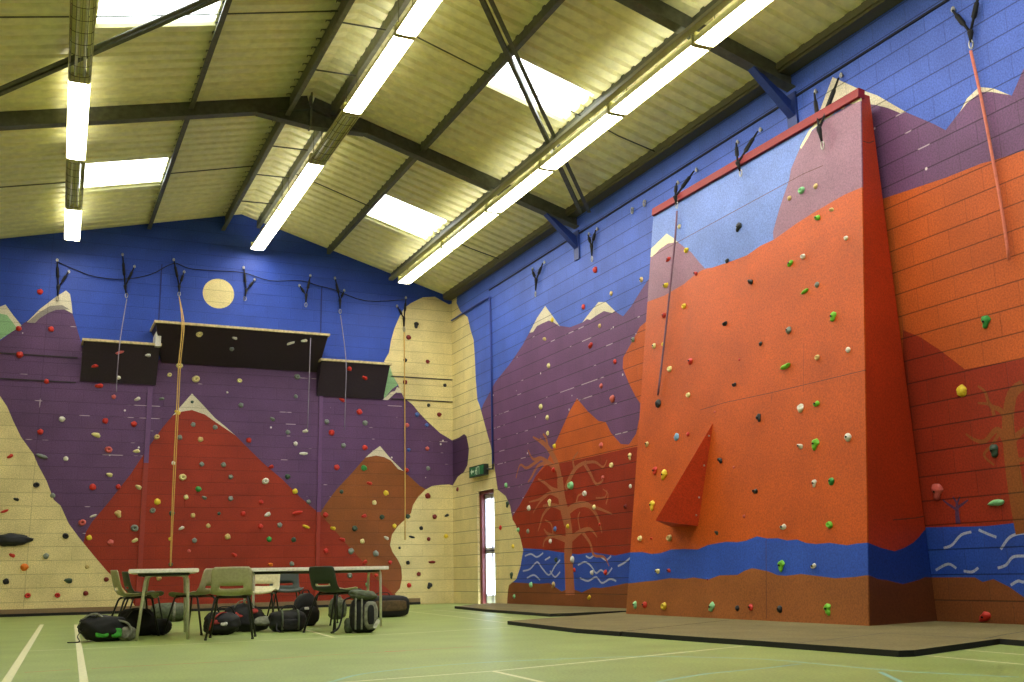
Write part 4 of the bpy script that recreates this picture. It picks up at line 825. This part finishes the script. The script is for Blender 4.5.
def chair(color):
    t = link('school_chair', None); t.empty_display_size = .1
    s = build('seat_shell', shell_bm(), CHM[color], t, smooth=True); m = s.modifiers.new('thickness', 'SOLIDIFY'); m.thickness = .007; m.offset = 0
    bm = bmesh.new()
    for sx in (-1, 1): tube(bm, [(sx*.15, .15, .412), (sx*.15, -.12, .405)], .010, 6)
    tube(bm, [(-.15, .11, .412), (.15, .11, .412)], .010, 6); tube(bm, [(-.15, -.09, .405), (.15, -.09, .405)], .010, 6); build('seat_frame', bm, lg_dk, t)
    for sx in (-1, 1):
        for y0, y1 in ((.15, .235), (-.12, -.245)):
            bm = bmesh.new(); tube(bm, smooth_pts([(sx*.15, y0*.6, .41), (sx*.155, y0, .40), (sx*.165, y0+(y1-y0)*.15, .37)], 4)+[(sx*.225, y1, 0.012)], .011, 8)
            tube(bm, [(sx*.2245, y1, 0.02), (sx*.2255, y1, 0)], .014, 8); build('leg', bm, lg_dk, t)
    return t
def dupt(o, parent=None):
    c = o.copy(); COL.objects.link(c); c.parent = parent
    for ch in o.children: dupt(ch, c)
    return c
protos = {}
def place_chair(color, x, y, ang, lb):
    if color not in protos: protos[color] = o = chair(color)
    else: o = dupt(protos[color])
    o.location = (x, y, 0); o.rotation_euler.z = math.radians(ang)   # 0: faces the far wall
    return tag(o, lb, 'chair', 'school chairs round the tables')
place_chair('olive', 1.10, 12.45, -84, 'olive plastic chair at the far left, facing right under the left table')
place_chair('dark', 1.36, 14.3, -84, 'dark chair half hidden behind the left olive chair')
place_chair('olive', 1.74, 12.35, 48, 'olive plastic chair turned left, right of the left table')
place_chair('olive', 1.93, 11.12, -14, 'olive plastic chair in the middle seen squarely from behind, with oval slot')
place_chair('cream', 2.74, 13.75, 158, 'cream chair beyond the table, just right of the middle olive chair')
place_chair('dark', 3.25, 14.6, 176, 'dark chair facing the camera from beyond the right table')
place_chair('cream', 3.62, 13.45, -66, 'cream chair mostly hidden behind the dark chair at the right')
place_chair('dark', 3.14, 11.65, -60, 'dark chair seen from behind at the right, beside the big rucksack')

# ================================================================== BAGS
def bagm(n, rgb, r=.75): return base('bag '+n, rgb, r, grain=.2, gscale=25)
bk, gy, ol, gn, rd, bn, wt = bagm('black fabric', (12, 13, 13)), bagm('grey fabric', (122, 124, 108)), bagm('olive fabric', (72, 80, 58)), bagm('bright green fabric', (56, 150, 40)), bagm('red fabric', (150, 44, 34)), bagm('brown fabric', (84, 66, 40)), bagm('white print', (206, 206, 200))
def lump(sx, sy, sz, seed, p=2.6, amp=.12, flat=True, lean=0, taper=0):
    bm = bmesh.new(); bmesh.ops.create_icosphere(bm, subdivisions=4, radius=1); rnd = random.Random(seed); off = Vector([rnd.uniform(0, 20) for _ in range(3)])
    for v in bm.verts:
        d = v.co.normalized(); k = (abs(d.x)**p+abs(d.y)**p+abs(d.z)**p)**(-1/p)
        n = 1+amp*noise.noise(d*2.1+off)+amp*.5*noise.noise(d*5+off)+amp*.25*abs(noise.noise(d*11+off))
        q = d*k*n; t = (q.z+1)/2
        v.co = Vector((q.x*sx*(1-taper*t)+lean*t, q.y*sy*(1-taper*t*.6), max(0, (q.z+1)*sz)))
    return bm
def bpart(name, bm, m, parent, loc=(0, 0, 0), rot=(0, 0, 0), smooth=True):
    bmesh.ops.transform(bm, matrix=Matrix.Translation(loc) @ Matrix.Rotation(rot[2], 4, 'Z') @ Matrix.Rotation(rot[1], 4, 'Y') @ Matrix.Rotation(rot[0], 4, 'X'), verts=bm.verts)
    return build(name, bm, m, parent, smooth)
def flatstrap(pts, w, th, wdir=(1, 0, 0)):
    bm = bmesh.new(); P = smooth_pts(pts, 6); wd = Vector(wdir).normalized(); rg = []
    for i, p in enumerate(P):
        t = (P[min(i+1, len(P)-1)]-P[max(i-1, 0)]).normalized(); n = t.cross(wd); n = n.normalized() if n.length > .05 else Vector((0, 0, 1)); s = n.cross(t).normalized()
        rg.append([bm.verts.new(p+s*a*w/2+n*b*th/2) for a, b in ((-1, -1), (1, -1), (1, 1), (-1, 1))])
    for i in range(len(rg)-1):
        for k in range(4): bm.faces.new((rg[i][k], rg[i][(k+1) % 4], rg[i+1][(k+1) % 4], rg[i+1][k]))
    bm.faces.new(rg[0]); bm.faces.new(rg[-1][::-1]); return bm
# a: rucksack lying on its side at the left, grey harness and green panel
t = empty('rucksack', 'black rucksack lying down at the far left with bright green panels and grey straps', 'rucksack', (.78, 11.62, 0), -.1, 'bags on the floor')
bpart('bag_body', lump(.23, .17, .125, 3, lean=-.05, amp=.16), bk, t)
bpart('green_panel', lump(.065, .02, .055, 5, p=4, amp=.04), gn, t, (-.03, -.165, .045), (-.3, 0, .05)); bpart('green_panel', lump(.05, .02, .045, 6, p=4, amp=.04), gn, t, (.10, -.158, .04), (-.3, 0, -.1))
bpart('shoulder_strap', flatstrap([(-.20, -.02, .05), (-.25, -.05, .14), (-.20, -.06, .24), (-.10, -.08, .27), (-.02, -.10, .22), (.08, -.13, .17)], .05, .02, (0, 1, 0)), gy, t)
bpart('shoulder_strap', flatstrap([(-.10, -.06, .25), (.0, -.08, .20), (.10, -.10, .20), (.20, -.12, .17), (.24, -.14, .09), (.20, -.17, .03)], .05, .02, (0, 1, 0)), gy, t)
bpart('waist_strap', flatstrap([(-.22, -.10, .12), (-.26, -.13, .06), (-.24, -.15, .01), (-.34, -.2, .008)], .03, .008, (0, 1, 0)), bk, t); bpart('mesh_pocket', lump(.09, .05, .07, 9), gy, t, (.20, -.10, 0))
# b
t = empty('holdall', 'plain black holdall slumped behind the green-panelled rucksack', 'bag', (1.14, 12.5, 0), .1, 'bags on the floor')
bpart('bag_body', lump(.22, .16, .145, 11, amp=.15, taper=.2), bk, t); bpart('side_pocket', lump(.13, .12, .085, 12), bk, t, (.24, -.03, 0)); bpart('carry_handle', flatstrap([(-.12, -.14, .2), (-.06, -.16, .27), (.06, -.16, .27), (.12, -.14, .2)], .03, .01, (0, 1, 0)), bk, t)
# c: olive roll
t = empty('sleeping_bag_roll', 'olive green roll with pale strap lying near the far wall behind the left table', 'roll', (1.93, 16.3, 0), -.1, 'bags on the floor')
bm = bmesh.new(); tube(bm, [(-.26, 0, .135), (-.24, 0, .135), (-.17, 0, .135), (0, 0, .135), (.17, 0, .135), (.24, 0, .135), (.26, 0, .135)], [.04, .10, .13, .135, .13, .10, .04], 24); build('roll_body', bm, ol, t)
bm = bmesh.new(); tube(bm, [(.05, 0, .139), (.09, 0, .139)], .139, 24); build('strap', bm, gy, t)
# d: two bags under the olive chairs
t = empty('duffel_bag', 'black duffel bag with red trim lying under the middle olive chair', 'bag', (1.97, 11.95, 0), 0, 'bags on the floor')
bpart('bag_body', lump(.19, .15, .12, 21, amp=.14), bk, t); bpart('red_trim', flatstrap([(-.15, -.12, .06), (-.12, -.15, .16), (-.04, -.12, .23), (.03, -.04, .235)], .03, .012, (0, 1, 0)), rd, t); bpart('red_trim', lump(.05, .015, .03, 22, p=4), rd, t, (-.08, -.145, .12), (-.4, 0, .1))
bpart('white_patch', lump(.035, .012, .02, 23, p=4), wt, t, (.0, -.155, .10), (-.3, 0, 0)); bpart('carry_handle', flatstrap([(-.1, -.02, .22), (-.03, -.03, .29), (.08, -.03, .29), (.13, -.01, .22)], .03, .01, (0, 1, 0)), bk, t)
t = empty('kit_bag', 'black and grey kit bag with red patches, right of the red-trimmed duffel', 'bag', (2.36, 12.45, 0), -.1, 'bags on the floor')
bpart('bag_body', lump(.26, .16, .15, 25, amp=.16, lean=-.10, taper=.25), bk, t); bpart('red_patch', lump(.07, .02, .04, 26, p=3), rd, t, (-.10, -.135, .16), (-.5, 0, .1)); bpart('red_patch', lump(.04, .02, .03, 27, p=3), rd, t, (.05, -.13, .2), (-.6, 0, .3))
bpart('front_flap', lump(.10, .03, .05, 28, p=3), gy, t, (.12, -.14, .07), (-.4, 0, -.2)); bpart('loose_strap', flatstrap([(.12, -.05, .2), (.25, -.1, .12), (.34, -.15, .03), (.44, -.2, .01)], .03, .008, (0, 1, 0)), bk, t)
bpart('carry_loop', flatstrap([(-.18, -.08, .27), (-.12, -.1, .34), (-.02, -.1, .34), (.04, -.08, .27)], .035, .012, (0, 1, 0)), gy, t)
# e
t = empty('duffel_bag', 'small black duffel bag with side straps in front of the dark facing chair', 'bag', (2.72, 12.1, 0), 0, 'bags on the floor')
bpart('bag_body', lump(.20, .14, .115, 31, amp=.1, p=3.2), bk, t)
for q in (-.09, .09): bpart('compression_strap', flatstrap([(q, -.145, .02), (q, -.155, .12), (q, -.11, .22), (q, 0, .24)], .022, .008, (1, 0, 0)), ol, t)
bpart('carry_handle', flatstrap([(-.09, -.04, .225), (-.05, -.05, .28), (.05, -.05, .28), (.09, -.04, .225)], .03, .01, (0, 1, 0)), bk, t); bpart('front_pocket', lump(.10, .03, .06, 33, p=4), bk, t, (0, -.13, .02)); bpart('loose_strap', flatstrap([(-.14, -.12, .1), (-.16, -.17, .04), (-.13, -.2, .008), (-.1, -.26, .006)], .02, .006, (1, 0, 0)), bk, t)
# f
t = empty('day_pack', 'round black day pack with a small white logo under the right table', 'backpack', (3.22, 13.35, 0), .1, 'bags on the floor')
bpart('bag_body', lump(.19, .15, .20, 41, amp=.08, taper=.35), bk, t); bpart('front_pocket', lump(.14, .05, .11, 42, amp=.05), bk, t, (0, -.12, .02)); bpart('white_logo', lump(.03, .006, .016, 43, p=4, amp=0), wt, t, (-.04, -.168, .20), (-.35, 0, 0)); bpart('grab_loop', flatstrap([(-.05, 0, .38), (-.03, 0, .43), (.03, 0, .43), (.05, 0, .38)], .025, .01, (0, 1, 0)), bk, t)
# g: the big rucksack at the right
t = empty('rucksack', 'big upright black and grey green rucksack in front of the right table leg', 'rucksack', (3.33, 11.2, 0), -.25, 'bags on the floor')
bpart('bag_body', lump(.155, .13, .185, 51, amp=.07, p=3.4, taper=.12), bk, t); bpart('lid', lump(.15, .13, .055, 52, amp=.12), ol, t, (-.01, 0, .335), (0, .12, 0)); bpart('front_panel', lump(.075, .04, .145, 53, p=3, amp=.06), gy, t, (.075, -.115, .035)); bpart('panel_inlay', lump(.035, .012, .10, 54, p=3, amp=.06), bk, t, (.075, -.158, .09))
for q in (-.085, -.02): bpart('compression_strap', flatstrap([(q, -.13, .04), (q, -.145, .18), (q, -.13, .33), (q, -.05, .42)], .018, .008, (1, 0, 0)), gy, t)
bpart('shoulder_strap', flatstrap([(-.10, .05, .37), (-.20, .02, .34), (-.22, 0, .20), (-.26, -.03, .06), (-.33, -.08, .015)], .05, .018, (0, 1, 0)), bk, t); bpart('side_bottle_pocket', lump(.05, .07, .08, 55), ol, t, (-.15, .0, 0)); bpart('white_tag', lump(.02, .006, .05, 56, p=4, amp=0), wt, t, (.11, -.16, .05), (0, .5, 0))
# h
t = empty('instrument_case', 'long dark case with brown front panel lying right of the right table', 'case', (4.80, 15.2, 0), -.06, 'bags on the floor')
bpart('case_body', lump(.40, .16, .155, 61, p=5, amp=.03), bk, t); bpart('front_panel', lump(.26, .015, .075, 62, p=6, amp=.02), bn, t, (.07, -.158, .09)); bpart('carry_handle', flatstrap([(-.1, -.05, .31), (-.07, -.06, .35), (.07, -.06, .35), (.1, -.05, .31)], .03, .01, (0, 1, 0)), bk, t)
# i
t = empty('stuff_sack', 'small olive stuff sack standing behind the dark chair, left of the big rucksack', 'bag', (4.08, 15.0, 0), 0, 'bags on the floor')
bpart('sack_body', lump(.14, .12, .15, 71, amp=.14, taper=.2), ol, t); bpart('drawcord', flatstrap([(-.05, -.05, .28), (0, -.08, .33), (.05, -.05, .28)], .015, .01, (0, 1, 0)), gy, t)

# ------------------------------------------------------------------ look
scn.view_settings.view_transform = 'Standard'; scn.view_settings.look = 'None'; scn.view_settings.gamma = 1; scn.view_settings.exposure = EXPO
scn.view_settings.use_curve_mapping = False
scn.cycles.use_denoising = True
scn.cycles.max_bounces = 6; scn.cycles.diffuse_bounces = 4; scn.cycles.sample_clamp_indirect = 6
